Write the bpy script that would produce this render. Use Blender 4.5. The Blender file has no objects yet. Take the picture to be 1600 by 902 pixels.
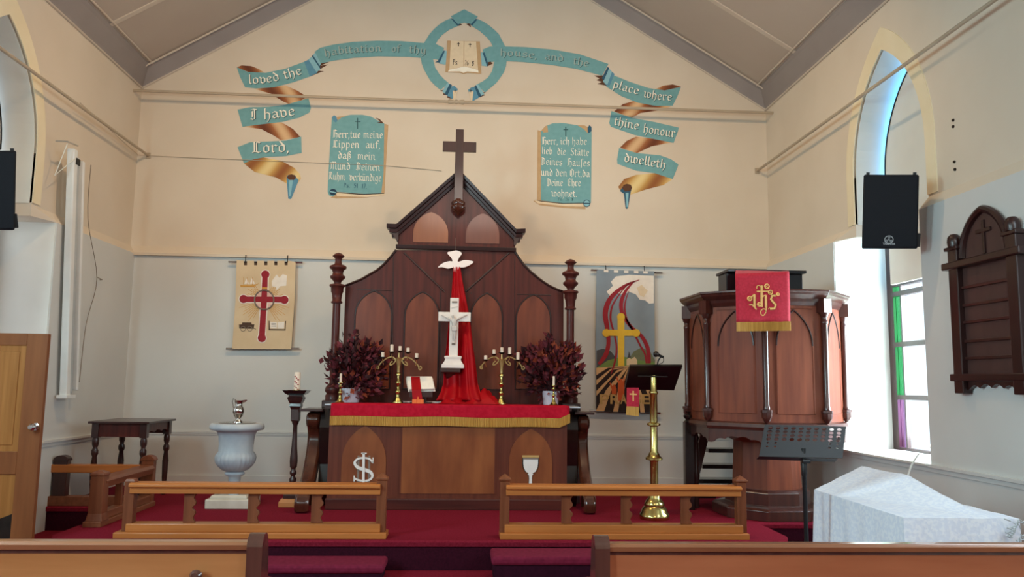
import bpy, bmesh, math, random
from mathutils import Vector, Matrix, noise
random.seed(11)
S = bpy.context.scene
COL = S.collection
PI = math.pi

def sl(c):
    c = c / 255.0
    return c / 12.92 if c <= 0.04045 else ((c + 0.055) / 1.055) ** 2.4
def C(r, g, b):
    return (sl(r), sl(g), sl(b), 1.0)

# ------------------------------------------------------------------ camera
HW = 4.35                       # half width of the nave
D = 10.70                       # back wall
EYE = 1.60
FPX, PITCH, YAW, ROLL, CX = 1236.95, 0.1198, 0.0605, 0.0137, 0.0989
fw = Vector((math.sin(YAW) * math.cos(PITCH), math.cos(YAW) * math.cos(PITCH), math.sin(PITCH)))
r0 = Vector((math.cos(YAW), -math.sin(YAW), 0))
u0 = r0.cross(fw)
RR = math.cos(ROLL) * r0 + math.sin(ROLL) * u0
UU = -math.sin(ROLL) * r0 + math.cos(ROLL) * u0
OO = Vector((CX, 0, EYE))
cam = bpy.data.cameras.new('camera')
cam.sensor_width = 36
cam.lens = FPX / 1600 * 36
cam.clip_start = 0.05
co = bpy.data.objects.new('camera', cam)
COL.objects.link(co)
m = Matrix((RR, UU, -fw)).transposed().to_4x4()
m.translation = OO
co.matrix_world = m
S.camera = co

def ray(x, y):
    return fw + RR * ((x - 800) / FPX) - UU * ((y - 451) / FPX)
def P(x, y, Y):
    d = ray(x, y); return OO + d * (Y / d.y)
def PX(x, y, X):
    d = ray(x, y); return OO + d * ((X - CX) / d.x)
def PZ(x, y, Z):
    d = ray(x, y); return OO + d * ((Z - EYE) / d.z)
def xz(x, y, Y):
    p = P(x, y, Y); return (p.x, p.z)
def zm(x0, y0, s):
    return lambda x, y: (x0 + x / s, y0 + y / s)

# ------------------------------------------------------------------ world, lights, exposure
S.view_settings.view_transform = 'Standard'
S.view_settings.look = 'None'
S.view_settings.exposure = 0.1
S.view_settings.gamma = 1.0
S.view_settings.use_curve_mapping = False
w = bpy.data.worlds.new('world')
S.world = w
w.use_nodes = True
w.node_tree.nodes['Background'].inputs[0].default_value = (0.80, 0.92, 1.0, 1)
w.node_tree.nodes['Background'].inputs[1].default_value = 1.5

def area(name, loc, target, sx, sy, power, col, spread=PI):
    l = bpy.data.lights.new(name, 'AREA')
    l.shape = 'RECTANGLE'; l.size = sx; l.size_y = sy
    l.energy = power; l.color = col; l.spread = spread
    o = bpy.data.objects.new(name, l); COL.objects.link(o)
    o.location = loc
    o.rotation_euler = (Vector(target) - Vector(loc)).to_track_quat('-Z', 'Y').to_euler()
    return o
# daylight outside the two chancel windows
area('window_daylight', (5.35, 7.55, 1.95), (4.3, 8.0, 1.75), 1.7, 1.9, 340, (0.86, 0.98, 1.0))
area('window_daylight_upper', (5.4, 7.5, 4.1), (4.3, 7.9, 3.6), 1.3, 1.8, 70, (0.70, 0.90, 1.0))
area('window_daylight_side', (-5.75, 7.5, 2.6), (-4.2, 7.9, 2.2), 1.6, 2.6, 14, (0.95, 1.0, 0.97))
# daylight through the nave windows behind the camera
for sx in (-1, 1):
    for yy in (3.4, -0.6):
        area('nave_daylight', (sx * 4.22, yy, 2.7), (0, yy + 1.2, 1.6), 1.2, 2.6, 100 if sx > 0 else 290, (0.74, 0.90, 1.0) if sx > 0 else (0.62, 0.93, 1.0))
# two warm flood lamps high on the chancel ceiling, one each side of the ridge
for sx in (-1, 1):
    area('chancel_flood', (sx * 1.7 - 0.05, 6.9, 6.0), (sx * 2.4, 10.7, 1.7), 0.16, 0.16, 45, (1.0, 0.66, 0.36), math.radians(150))
# added fill light, unseen, high behind the camera at the entrance end
area('entrance_fill', (0.0, -3.9, 6.4), (0.0, 8.0, 1.6), 2.4, 2.2, 190, (1.0, 0.90, 0.80))

# ------------------------------------------------------------------ materials
def newmat(name):
    mt = bpy.data.materials.new(name); mt.use_nodes = True
    return mt, mt.node_tree, mt.node_tree.nodes['Principled BSDF']
def noise_mat(name, c1, c2, rough=0.6, scale=(6, 6, 6), detail=5, bump=0.0, metal=0.0, spec=0.5, coat=0.0,
              lo=0.35, hi=0.65, sheen=0.0, bscale=None, coatr=0.1):
    mt, nt, b = newmat(name)
    tc = nt.nodes.new('ShaderNodeTexCoord'); mp = nt.nodes.new('ShaderNodeMapping')
    mp.inputs['Scale'].default_value = scale
    nz = nt.nodes.new('ShaderNodeTexNoise'); nz.inputs['Scale'].default_value = 1.0; nz.inputs['Detail'].default_value = detail
    rp = nt.nodes.new('ShaderNodeValToRGB')
    rp.color_ramp.elements[0].position = lo; rp.color_ramp.elements[1].position = hi
    rp.color_ramp.elements[0].color = c1; rp.color_ramp.elements[1].color = c2
    L = nt.links.new
    L(tc.outputs['Object'], mp.inputs[0]); L(mp.outputs[0], nz.inputs['Vector'])
    L(nz.outputs[0], rp.inputs[0]); L(rp.outputs[0], b.inputs['Base Color'])
    b.inputs['Roughness'].default_value = rough; b.inputs['Metallic'].default_value = metal
    b.inputs['Specular IOR Level'].default_value = spec
    b.inputs['Coat Weight'].default_value = coat; b.inputs['Coat Roughness'].default_value = coatr
    b.inputs['Sheen Weight'].default_value = sheen
    if bump:
        bp = nt.nodes.new('ShaderNodeBump'); bp.inputs['Strength'].default_value = bump; bp.inputs['Distance'].default_value = 0.01
        if bscale:
            n2 = nt.nodes.new('ShaderNodeTexNoise'); n2.inputs['Scale'].default_value = bscale; n2.inputs['Detail'].default_value = 4
            L(tc.outputs['Object'], n2.inputs['Vector']); L(n2.outputs[0], bp.inputs['Height'])
        else:
            L(nz.outputs[0], bp.inputs['Height'])
        L(bp.outputs[0], b.inputs['Normal'])
    return mt
def wood(name, c1, c2, axis='z', rough=0.35, coat=0.3, g=22, spec=0.5):
    s = {'x': (1.2, g, g), 'y': (g, 1.2, g), 'z': (g, g, 1.2)}[axis]
    return noise_mat(name, c1, c2, rough, s, 6, 0.06, 0, spec, coat, 0.3, 0.7)

M = {}
M['plaster'] = noise_mat('cream plaster', C(218, 205, 187), C(223, 211, 194), 0.8, (1.2, 1.2, 1.2), 4, 0.05, bscale=30)
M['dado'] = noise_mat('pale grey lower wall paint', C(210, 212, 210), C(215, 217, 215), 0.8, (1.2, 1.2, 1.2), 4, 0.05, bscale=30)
M['ceil'] = noise_mat('ceiling board paint', C(186, 172, 160), C(190, 177, 165), 0.75, (1, 1, 1), 3)
M['cornice'] = noise_mat('grey cornice paint', C(146, 138, 136), C(152, 144, 142), 0.6, (2, 2, 2), 3)
M['batten'] = noise_mat('pale batten paint', C(205, 192, 178), C(210, 198, 184), 0.6, (2, 2, 2), 3)
M['architrave'] = noise_mat('yellowed cream paint', C(238, 224, 190), C(242, 229, 198), 0.6, (3, 3, 3), 3)
M['reveal'] = noise_mat('white reveal paint', C(222, 222, 214), C(228, 228, 220), 0.7, (2, 2, 2), 3)
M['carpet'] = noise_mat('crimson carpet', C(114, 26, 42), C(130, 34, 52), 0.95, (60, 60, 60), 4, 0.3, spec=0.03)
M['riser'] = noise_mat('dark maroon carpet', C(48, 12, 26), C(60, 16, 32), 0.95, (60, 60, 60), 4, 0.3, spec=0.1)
M['rodpaint'] = noise_mat('cream rod paint', C(178, 162, 140), C(186, 170, 148), 0.5, (5, 5, 5), 3)
M['mah'] = wood('mahogany', C(66, 27, 24), C(92, 40, 33), 'z', 0.42, 0.12, spec=0.25)
M['mahx'] = wood('mahogany cross grain', C(62, 27, 24), C(88, 40, 32), 'x', 0.32, 0.35)
M['mahpanel'] = wood('mahogany figured panel', C(92, 42, 28), C(132, 66, 42), 'z', 0.34, 0.2, 9, spec=0.35)
M['mahline'] = wood('mahogany moulding', C(38, 15, 14), C(48, 20, 18), 'z', 0.35, 0.2)
M['boardwood'] = wood('memorial board wood', C(66, 44, 42), C(82, 56, 52), 'z', 0.5, 0.1, 8)
M['mahdark'] = wood('dark mahogany', C(46, 22, 20), C(62, 30, 26), 'z', 0.35, 0.3)
M['mahglow'] = wood('orange brown panel', C(128, 72, 42), C(150, 88, 52), 'z', 0.35, 0.3, 8)
M['mahred'] = wood('red brown panel', C(98, 48, 34), C(118, 62, 42), 'z', 0.35, 0.3, 8)
M['altarwood'] = wood('altar front wood', C(88, 42, 30), C(110, 56, 40), 'z', 0.42, 0.1, spec=0.3)
M['altarpanel'] = wood('altar panel wood', C(112, 56, 32), C(150, 88, 50), 'z', 0.42, 0.1, 5, spec=0.3)
M['ebony'] = wood('black stained wood', C(20, 13, 13), C(30, 20, 18), 'z', 0.25, 0.5)
M['scroll'] = wood('polished scroll wood', C(64, 32, 22), C(84, 44, 30), 'z', 0.14, 0.8, 12)
M['oak'] = wood('golden oak', C(170, 100, 46), C(196, 122, 62), 'x', 0.42, 0.1, spec=0.3)
M['oakz'] = wood('brown oak post', C(108, 58, 34), C(132, 76, 48), 'z', 0.42, 0.1, spec=0.3)
M['oaky'] = wood('brown oak rail', C(116, 68, 44), C(138, 84, 56), 'y', 0.42, 0.1, spec=0.3)
M['pewL'] = wood('pew oak', C(184, 122, 72), C(206, 142, 90), 'x', 0.36, 0.2, 10, spec=0.35)
M['pewR'] = wood('pew cedar', C(170, 98, 64), C(192, 118, 80), 'x', 0.36, 0.2, 10, spec=0.35)
M['pewend'] = wood('pew end wood', C(76, 46, 38), C(98, 62, 52), 'z', 0.2, 0.6, 14)
M['pewtop'] = wood('pew top rail', C(140, 88, 58), C(164, 108, 74), 'x', 0.28, 0.5, 14)
M['doorframe'] = wood('door stile wood', C(120, 68, 36), C(142, 86, 48), 'z', 0.5, 0.05, 12, spec=0.25)
M['doorpanel'] = wood('door panel wood', C(150, 96, 44), C(176, 118, 62), 'z', 0.5, 0.05, 26, spec=0.25)
M['pulpit'] = wood('pulpit mahogany', C(106, 54, 40), C(136, 74, 52), 'z', 0.42, 0.1, 16, spec=0.22)
M['pulpitdark'] = wood('pulpit trim', C(62, 32, 28), C(82, 44, 36), 'z', 0.28, 0.45)
M['brass'] = noise_mat('brass', C(190, 172, 104), C(210, 194, 126), 0.22, (8, 8, 8), 3, metal=1.0)
M['brassdull'] = noise_mat('gilt brass', C(190, 160, 104), C(206, 180, 124), 0.36, (8, 8, 8), 3, metal=0.85)
M['silver'] = noise_mat('silver', C(196, 192, 186), C(214, 210, 204), 0.12, (8, 8, 8), 3, metal=1.0)
M['chrome'] = noise_mat('chrome', C(200, 200, 202), C(215, 215, 216), 0.15, (8, 8, 8), 3, metal=1.0)
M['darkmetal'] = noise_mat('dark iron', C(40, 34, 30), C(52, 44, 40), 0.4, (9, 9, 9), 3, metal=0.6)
M['blackplastic'] = noise_mat('black cabinet', C(8, 12, 20), C(11, 16, 25), 0.6, (200, 200, 200), 2, 0.15, spec=0.25)
M['black'] = noise_mat('black powder coat', C(10, 11, 14), C(14, 15, 18), 0.5, (60, 60, 60), 2)
M['blackgloss'] = noise_mat('black board', C(14, 11, 13), C(20, 16, 18), 0.28, (10, 10, 10), 2)
M['red'] = noise_mat('crimson damask', C(176, 16, 42), C(192, 26, 52), 0.8, (26, 26, 26), 4, 0.1, spec=0.12)
M['satin'] = noise_mat('red satin', C(158, 4, 17), C(170, 8, 22), 0.5, (8, 8, 8), 3, spec=0.18)
M['fall'] = noise_mat('rose red damask', C(178, 20, 48), C(194, 32, 60), 0.8, (45, 45, 45), 4, 0.1, sheen=0.1)
M['gold'] = noise_mat('gold fringe', C(176, 128, 54), C(206, 160, 78), 0.7, (160, 160, 3), 3, 0.4)
M['goldthread'] = noise_mat('gold embroidery', C(226, 172, 98), C(240, 190, 118), 0.6, (80, 80, 80), 3, 0.2)
M['orange'] = noise_mat('orange fringe', C(226, 104, 44), C(238, 130, 64), 0.7, (90, 90, 3), 3)
M['marble'] = noise_mat('blue grey marble', C(160, 170, 182), C(196, 200, 202), 0.5, (4, 4, 4), 6, lo=0.3, hi=0.7)
M['marblebase'] = noise_mat('cream stone', C(196, 186, 170), C(212, 204, 190), 0.6, (6, 6, 6), 5)
M['white'] = noise_mat('white paint', C(232, 228, 224), C(238, 234, 230), 0.55, (6, 6, 6), 3)
M['alabaster'] = noise_mat('white alabaster', C(232, 222, 216), C(240, 232, 226), 0.5, (10, 10, 10), 3)
M['corpus'] = noise_mat('grey white figure', C(200, 194, 190), C(212, 206, 202), 0.55, (20, 20, 20), 3)
M['dove'] = noise_mat('white card', C(250, 240, 238), C(252, 244, 242), 0.6, (6, 6, 6), 3)
M['wax'] = noise_mat('cream wax', C(236, 216, 196), C(244, 226, 208), 0.5, (20, 20, 20), 3)
M['vase'] = noise_mat('white glazed pot', C(196, 206, 220), C(208, 216, 228), 0.3, (6, 6, 6), 3)
M['leafA'] = noise_mat('plum leaf', C(84, 34, 42), C(116, 50, 58), 0.75, (30, 30, 30), 3, spec=0.2)
M['leafB'] = noise_mat('dark leaf', C(46, 24, 27), C(66, 34, 38), 0.75, (30, 30, 30), 3, spec=0.2)
M['leafC'] = noise_mat('russet leaf', C(128, 56, 40), C(156, 76, 52), 0.75, (30, 30, 30), 3, spec=0.2)
M['paper'] = noise_mat('white pages', C(240, 230, 218), C(246, 238, 226), 0.7, (12, 12, 12), 3)
M['lace'] = noise_mat('white lace cloth', C(224, 231, 245), C(236, 241, 250), 0.9, (42, 42, 42), 8, 0.2, spec=0.2, lo=0.46, hi=0.56)
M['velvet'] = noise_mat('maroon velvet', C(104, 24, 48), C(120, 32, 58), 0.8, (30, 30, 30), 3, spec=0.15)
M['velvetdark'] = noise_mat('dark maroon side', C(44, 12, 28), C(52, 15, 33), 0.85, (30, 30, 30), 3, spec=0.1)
M['screen'] = noise_mat('white enamel', C(226, 230, 230), C(232, 236, 236), 0.35, (6, 6, 6), 3)
M['screengrey'] = noise_mat('grey enamel', C(176, 184, 188), C(184, 192, 196), 0.4, (6, 6, 6), 3)
def flat(name, c, rough=0.8, v=4):
    r, g, b = c
    return noise_mat(name, C(max(r - v, 0), max(g - v, 0), max(b - v, 0)), C(min(r + v, 255), min(g + v, 255), min(b + v, 255)), rough, (14, 14, 14), 3)
M['teal'] = flat('teal wall paint', (116, 170, 176))
M['teallight'] = flat('light teal paint', (140, 192, 206))
M['tealmid'] = flat('mid blue paint', (92, 148, 176))
M['tealdark'] = flat('deep blue paint', (44, 92, 120))
M['navy'] = flat('navy paint', (24, 58, 84))
M['cream'] = flat('cream lettering paint', (250, 246, 232))
M['palegrey'] = flat('faded lettering paint', (168, 186, 180))
M['letshadow'] = flat('lettering shade paint', (46, 86, 92))
M['tan'] = flat('tan paint', (196, 164, 124))
M['tanshade'] = flat('pale brown paint', (188, 152, 118))
M['pagepaint'] = flat('parchment paint', (232, 214, 184))
M['ink'] = flat('dark ink paint', (62, 52, 48))
M['brownp'] = flat('dark brown paint', (92, 58, 38))
M['linen'] = noise_mat('oatmeal banner linen', C(214, 190, 154), C(224, 202, 168), 0.9, (3, 40, 3), 4)
M['bred'] = flat('banner red', (152, 30, 46))
M['bwhite'] = flat('banner white', (240, 232, 222))
M['bpink'] = flat('banner pink', (226, 190, 178))
M['bgrey'] = flat('banner grey ring', (132, 118, 108))
M['bgold'] = flat('banner gold thread', (206, 152, 74))
M['bbrown'] = flat('banner brown', (78, 56, 42))
M['sky'] = noise_mat('blue grey banner cloth', C(132, 146, 160), C(142, 156, 168), 0.9, (3, 30, 3), 4)
M['byellow'] = flat('banner yellow', (230, 188, 60))
M['bgreen'] = flat('banner green', (112, 140, 76))
M['bolive'] = flat('banner olive', (112, 118, 92))
M['bdark'] = flat('banner slate', (70, 72, 78))
M['bblack'] = flat('banner black', (38, 22, 20))
M['btan'] = flat('banner tan stripe', (214, 172, 124))
M['borange'] = flat('banner orange', (204, 92, 44))
M['bgoldlet'] = flat('banner gold letter', (196, 160, 100))
M['cord'] = flat('white cord', (226, 228, 222), 0.5)
M['greycord'] = flat('grey wire', (120, 104, 88), 0.5)

def ramp_paint(name, cols, axis, scale):
    """painted brown underside of the scroll: soft bands in the paint itself"""
    mt, nt, b = newmat(name)
    tc = nt.nodes.new('ShaderNodeTexCoord'); mp = nt.nodes.new('ShaderNodeMapping'); mp.inputs['Rotation'].default_value = (0, axis, 0)
    wv = nt.nodes.new('ShaderNodeTexWave'); wv.inputs['Scale'].default_value = scale; wv.inputs['Distortion'].default_value = 1.2
    wv.inputs['Detail'].default_value = 2; wv.wave_profile = 'SIN'
    rp = nt.nodes.new('ShaderNodeValToRGB'); rp.color_ramp.elements[0].color = cols[0]; rp.color_ramp.elements[1].color = cols[2]
    e = rp.color_ramp.elements.new(0.55); e.color = cols[1]
    L = nt.links.new
    L(tc.outputs['Object'], mp.inputs[0]); L(mp.outputs[0], wv.inputs['Vector']); L(wv.outputs[1], rp.inputs[0]); L(rp.outputs[0], b.inputs['Base Color'])
    b.inputs['Roughness'].default_value = 0.8
    return mt
M['brownL'] = ramp_paint('brown scroll underside', (C(108, 56, 32), C(164, 102, 62), C(222, 186, 142)), math.radians(35), 0.85)
M['brownR'] = ramp_paint('brown scroll underside mirrored', (C(108, 56, 32), C(164, 102, 62), C(222, 186, 142)), math.radians(-35), 0.85)
M['ochre'] = ramp_paint('ochre scroll underside', (C(150, 92, 50), C(200, 156, 88), C(232, 210, 150)), math.radians(-35), 0.8)

def glass(name, col, mix=0.12):
    mt = bpy.data.materials.new(name); mt.use_nodes = True; nt = mt.node_tree
    for n in list(nt.nodes): nt.nodes.remove(n)
    o = nt.nodes.new('ShaderNodeOutputMaterial'); t = nt.nodes.new('ShaderNodeBsdfTransparent'); g = nt.nodes.new('ShaderNodeBsdfGlossy'); mx = nt.nodes.new('ShaderNodeMixShader')
    nz = nt.nodes.new('ShaderNodeTexNoise'); nz.inputs['Scale'].default_value = 14
    rp = nt.nodes.new('ShaderNodeValToRGB'); rp.color_ramp.elements[0].color = tuple(c * 0.85 for c in col[:3]) + (1,); rp.color_ramp.elements[1].color = col
    nt.links.new(nz.outputs[0], rp.inputs[0]); nt.links.new(rp.outputs[0], t.inputs[0])
    g.inputs['Roughness'].default_value = 0.08; mx.inputs[0].default_value = mix * 0.5
    nt.links.new(t.outputs[0], mx.inputs[1]); nt.links.new(g.outputs[0], mx.inputs[2]); nt.links.new(mx.outputs[0], o.inputs[0])
    return mt
M['glassclear'] = glass('clear glass', (0.95, 0.97, 1.0, 1))
M['glassgreen'] = glass('green glass', (0.22, 0.62, 0.36, 1))
M['glasspurple'] = glass('purple glass', (0.62, 0.44, 0.64, 1))
M['glassblue'] = glass('blue glass', (0.42, 0.74, 1.0, 1))

# ------------------------------------------------------------------ mesh helpers
WLOC = {}
class MB:
    def __init__(s):
        s.bm = bmesh.new(); s.M = None; s.mi = 0
    def v(s, p):
        p = Vector(p)
        return s.bm.verts.new(s.M @ p if s.M else p)
    def f(s, vs):
        try:
            fc = s.bm.faces.new(vs); fc.material_index = s.mi; return fc
        except ValueError:
            return None
    def poly(s, pts):
        return s.f([s.v(p) for p in pts])
    def box(s, x0, x1, y0, y1, z0, z1):
        a = [s.v((x, y, z)) for z in (z0, z1) for (x, y) in ((x0, y0), (x1, y0), (x1, y1), (x0, y1))]
        for q in ((3, 2, 1, 0), (4, 5, 6, 7), (0, 1, 5, 4), (1, 2, 6, 5), (2, 3, 7, 6), (3, 0, 4, 7)):
            s.f([a[i] for i in q])
        return s
    def loft(s, rings, caps=True, closed=True):
        R = [[s.v(p) for p in r] for r in rings]
        n = len(R[0])
        for a, b in zip(R, R[1:]):
            for i in range(n if closed else n - 1):
                s.f([a[i], a[(i + 1) % n], b[(i + 1) % n], b[i]])
        if caps and n > 2:
            s.f(R[0][::-1]); s.f(R[-1])
        return s
    def prism(s, pts, plane, a, b):
        g = {'xz': lambda u, v, t: (u, t, v), 'yz': lambda u, v, t: (t, u, v), 'xy': lambda u, v, t: (u, v, t)}[plane]
        return s.loft([[g(u, v, a) for u, v in pts], [g(u, v, b) for u, v in pts]])
    def lathe(s, prof, cx, cy, seg=20, flute=0, fz=None, fd=0.05):
        rings = []
        for r, z in prof:
            ring = []
            for i in range(seg):
                t = 2 * PI * i / seg
                rr = r
                if flute and fz[0] <= z <= fz[1]: rr = r * (1 + fd * abs(math.sin(flute * t / 2)) - fd * 0.5)
                ring.append((cx + rr * math.cos(t), cy + rr * math.sin(t), z))
            rings.append(ring)
        return s.loft(rings)
    def tube(s, pts, r, seg=8, closed=False):
        pts = [Vector(p) for p in pts]
        n = len(pts); rs = r if isinstance(r, (list, tuple)) else [r] * n
        rings = []; up = None
        for i, p in enumerate(pts):
            if closed: t = pts[(i + 1) % n] - pts[i - 1]
            else: t = pts[min(i + 1, n - 1)] - pts[max(i - 1, 0)]
            t.normalize()
            if up is None:
                up = Vector((0, 0, 1)) if abs(t.z) < 0.9 else Vector((1, 0, 0))
            up = up - t * up.dot(t)
            if up.length < 1e-6: up = t.orthogonal()
            up.normalize(); q = t.cross(up)
            rings.append([p + (up * math.cos(2 * PI * k / seg) + q * math.sin(2 * PI * k / seg)) * rs[i] for k in range(seg)])
        if closed: rings.append(rings[0])
        return s.loft(rings, caps=not closed)
    def ball(s, c, r, seg=10, sc=(1, 1, 1)):
        rings = []
        for j in range(seg // 2 + 1):
            a = -PI / 2 + PI * j / (seg // 2)
            rr = max(math.cos(a), 0.02)
            rings.append([(c[0] + r * sc[0] * rr * math.cos(2 * PI * i / seg), c[1] + r * sc[1] * rr * math.sin(2 * PI * i / seg), c[2] + r * sc[2] * math.sin(a)) for i in range(seg)])
        return s.loft(rings)
    def grid(s, nu, nv, fn):
        V = [[s.v(fn(i / nu, j / nv)) for i in range(nu + 1)] for j in range(nv + 1)]
        for j in range(nv):
            for i in range(nu):
                s.f([V[j][i], V[j][i + 1], V[j + 1][i + 1], V[j + 1][i]])
        return s
    def build(s, name, mat, parent=None, smooth=False, bevel=0.0, solid=0.0, sub=0, ang=40, keep=False):
        bm = s.bm
        if not keep: bmesh.ops.recalc_face_normals(bm, faces=bm.faces)
        xs = [v.co.x for v in bm.verts]; ys = [v.co.y for v in bm.verts]; zs = [v.co.z for v in bm.verts]
        base = Vector(((min(xs) + max(xs)) / 2, (min(ys) + max(ys)) / 2, min(zs)))
        for v in bm.verts: v.co -= base
        if smooth:
            for fc in bm.faces: fc.smooth = True
            for e in bm.edges:
                if len(e.link_faces) == 2 and e.calc_face_angle(0) > math.radians(ang): e.smooth = False
        me = bpy.data.meshes.new(name)
        bm.to_mesh(me); bm.free()
        for mt in (mat if isinstance(mat, (list, tuple)) else [mat]):
            me.materials.append(M[mt] if isinstance(mt, str) else mt)
        o = bpy.data.objects.new(name, me); COL.objects.link(o)
        if parent:
            o.parent = parent; o.location = base - WLOC[parent.name]
        else:
            o.location = base
        WLOC[o.name] = base
        if solid:
            md = o.modifiers.new('solid', 'SOLIDIFY'); md.thickness = solid; md.offset = 0
        if bevel:
            md = o.modifiers.new('bevel', 'BEVEL'); md.width = bevel; md.segments = 2; md.limit_method = 'ANGLE'; md.angle_limit = math.radians(40)
        if sub:
            md = o.modifiers.new('sub', 'SUBSURF'); md.levels = sub; md.render_levels = sub
        return o
def tag(o, label, cat, group=None):
    o['label'] = label; o['category'] = cat
    if group: o['group'] = group
    return o
def thing(name, label, cat, loc, group=None):
    o = bpy.data.objects.new(name, None); COL.objects.link(o)
    o.location = loc; o.empty_display_size = 0.1
    WLOC[o.name] = Vector(loc)
    return tag(o, label, cat, group)
def struct(o):
    o['kind'] = 'structure'; return o
def sthing(name, loc):
    o = bpy.data.objects.new(name, None); COL.objects.link(o); o.location = loc; WLOC[o.name] = Vector(loc); o['kind'] = 'structure'
    return o
def gothic(x0, x1, zb, zs, za, n=12):
    """closed pointed-arch outline"""
    wd = (x1 - x0) / 2; h = za - zs; R = (wd * wd + h * h) / (2 * wd); amax = math.asin(min(1, h / R))
    L = [(x0 + R - R * math.cos(amax * i / n), zs + R * math.sin(amax * i / n)) for i in range(n + 1)]
    Rt = [(x1 - R + R * math.cos(amax * i / n), zs + R * math.sin(amax * i / n)) for i in range(n, -1, -1)]
    return [(x0, zb)] + L + Rt[1:] + [(x1, zb)]
def smoothpts(pts, n=6, closed=False):
    """Catmull-Rom through the points"""
    out = []; N = len(pts)
    rng = range(N) if closed else range(N - 1)
    for i in rng:
        if closed: p0, p1, p2, p3 = pts[i - 1], pts[i], pts[(i + 1) % N], pts[(i + 2) % N]
        else: p0, p1, p2, p3 = pts[max(i - 1, 0)], pts[i], pts[i + 1], pts[min(i + 2, N - 1)]
        for k in range(n):
            t = k / n
            out.append(tuple(0.5 * (2 * b + (c - a) * t + (2 * a - 5 * b + 4 * c - d) * t * t + (-a + 3 * b - 3 * c + d) * t ** 3) for a, b, c, d in zip(p0, p1, p2, p3)))
    if not closed: out.append(tuple(pts[-1]))
    return out
def plate_holes(outer, holes, t, name):
    """flat plate in local xy with holes -> mesh (thickness t)"""
    cu = bpy.data.curves.new(name, 'CURVE'); cu.dimensions = '2D'; cu.fill_mode = 'BOTH'; cu.extrude = t / 2
    for pts in [outer] + holes:
        sp = cu.splines.new('POLY'); sp.points.add(len(pts) - 1); sp.use_cyclic_u = True
        for p, (x, y) in zip(sp.points, pts): p.co = (x, y, 0, 1)
    o = bpy.data.objects.new(name, cu); COL.objects.link(o)
    dg = bpy.context.evaluated_depsgraph_get()
    me = bpy.data.meshes.new_from_object(o.evaluated_get(dg))
    bpy.data.objects.remove(o); bpy.data.curves.remove(cu)
    return me
def merge(mb, me, mat):
    """add mesh data, transformed, into a builder"""
    vs = [mb.v(mat @ v.co) for v in me.vertices]
    for p in me.polygons: mb.f([vs[i] for i in p.vertices])
    bpy.data.meshes.remove(me)
def textmesh(txt, size, bold=0.0, align='CENTER', t=0.0):
    cu = bpy.data.curves.new('t', 'FONT'); cu.body = txt; cu.size = size; cu.align_x = align; cu.offset = bold; cu.extrude = t
    o = bpy.data.objects.new('t', cu); COL.objects.link(o)
    dg = bpy.context.evaluated_depsgraph_get()
    me = bpy.data.meshes.new_from_object(o.evaluated_get(dg))
    bpy.data.objects.remove(o); bpy.data.curves.remove(cu)
    return me

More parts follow.
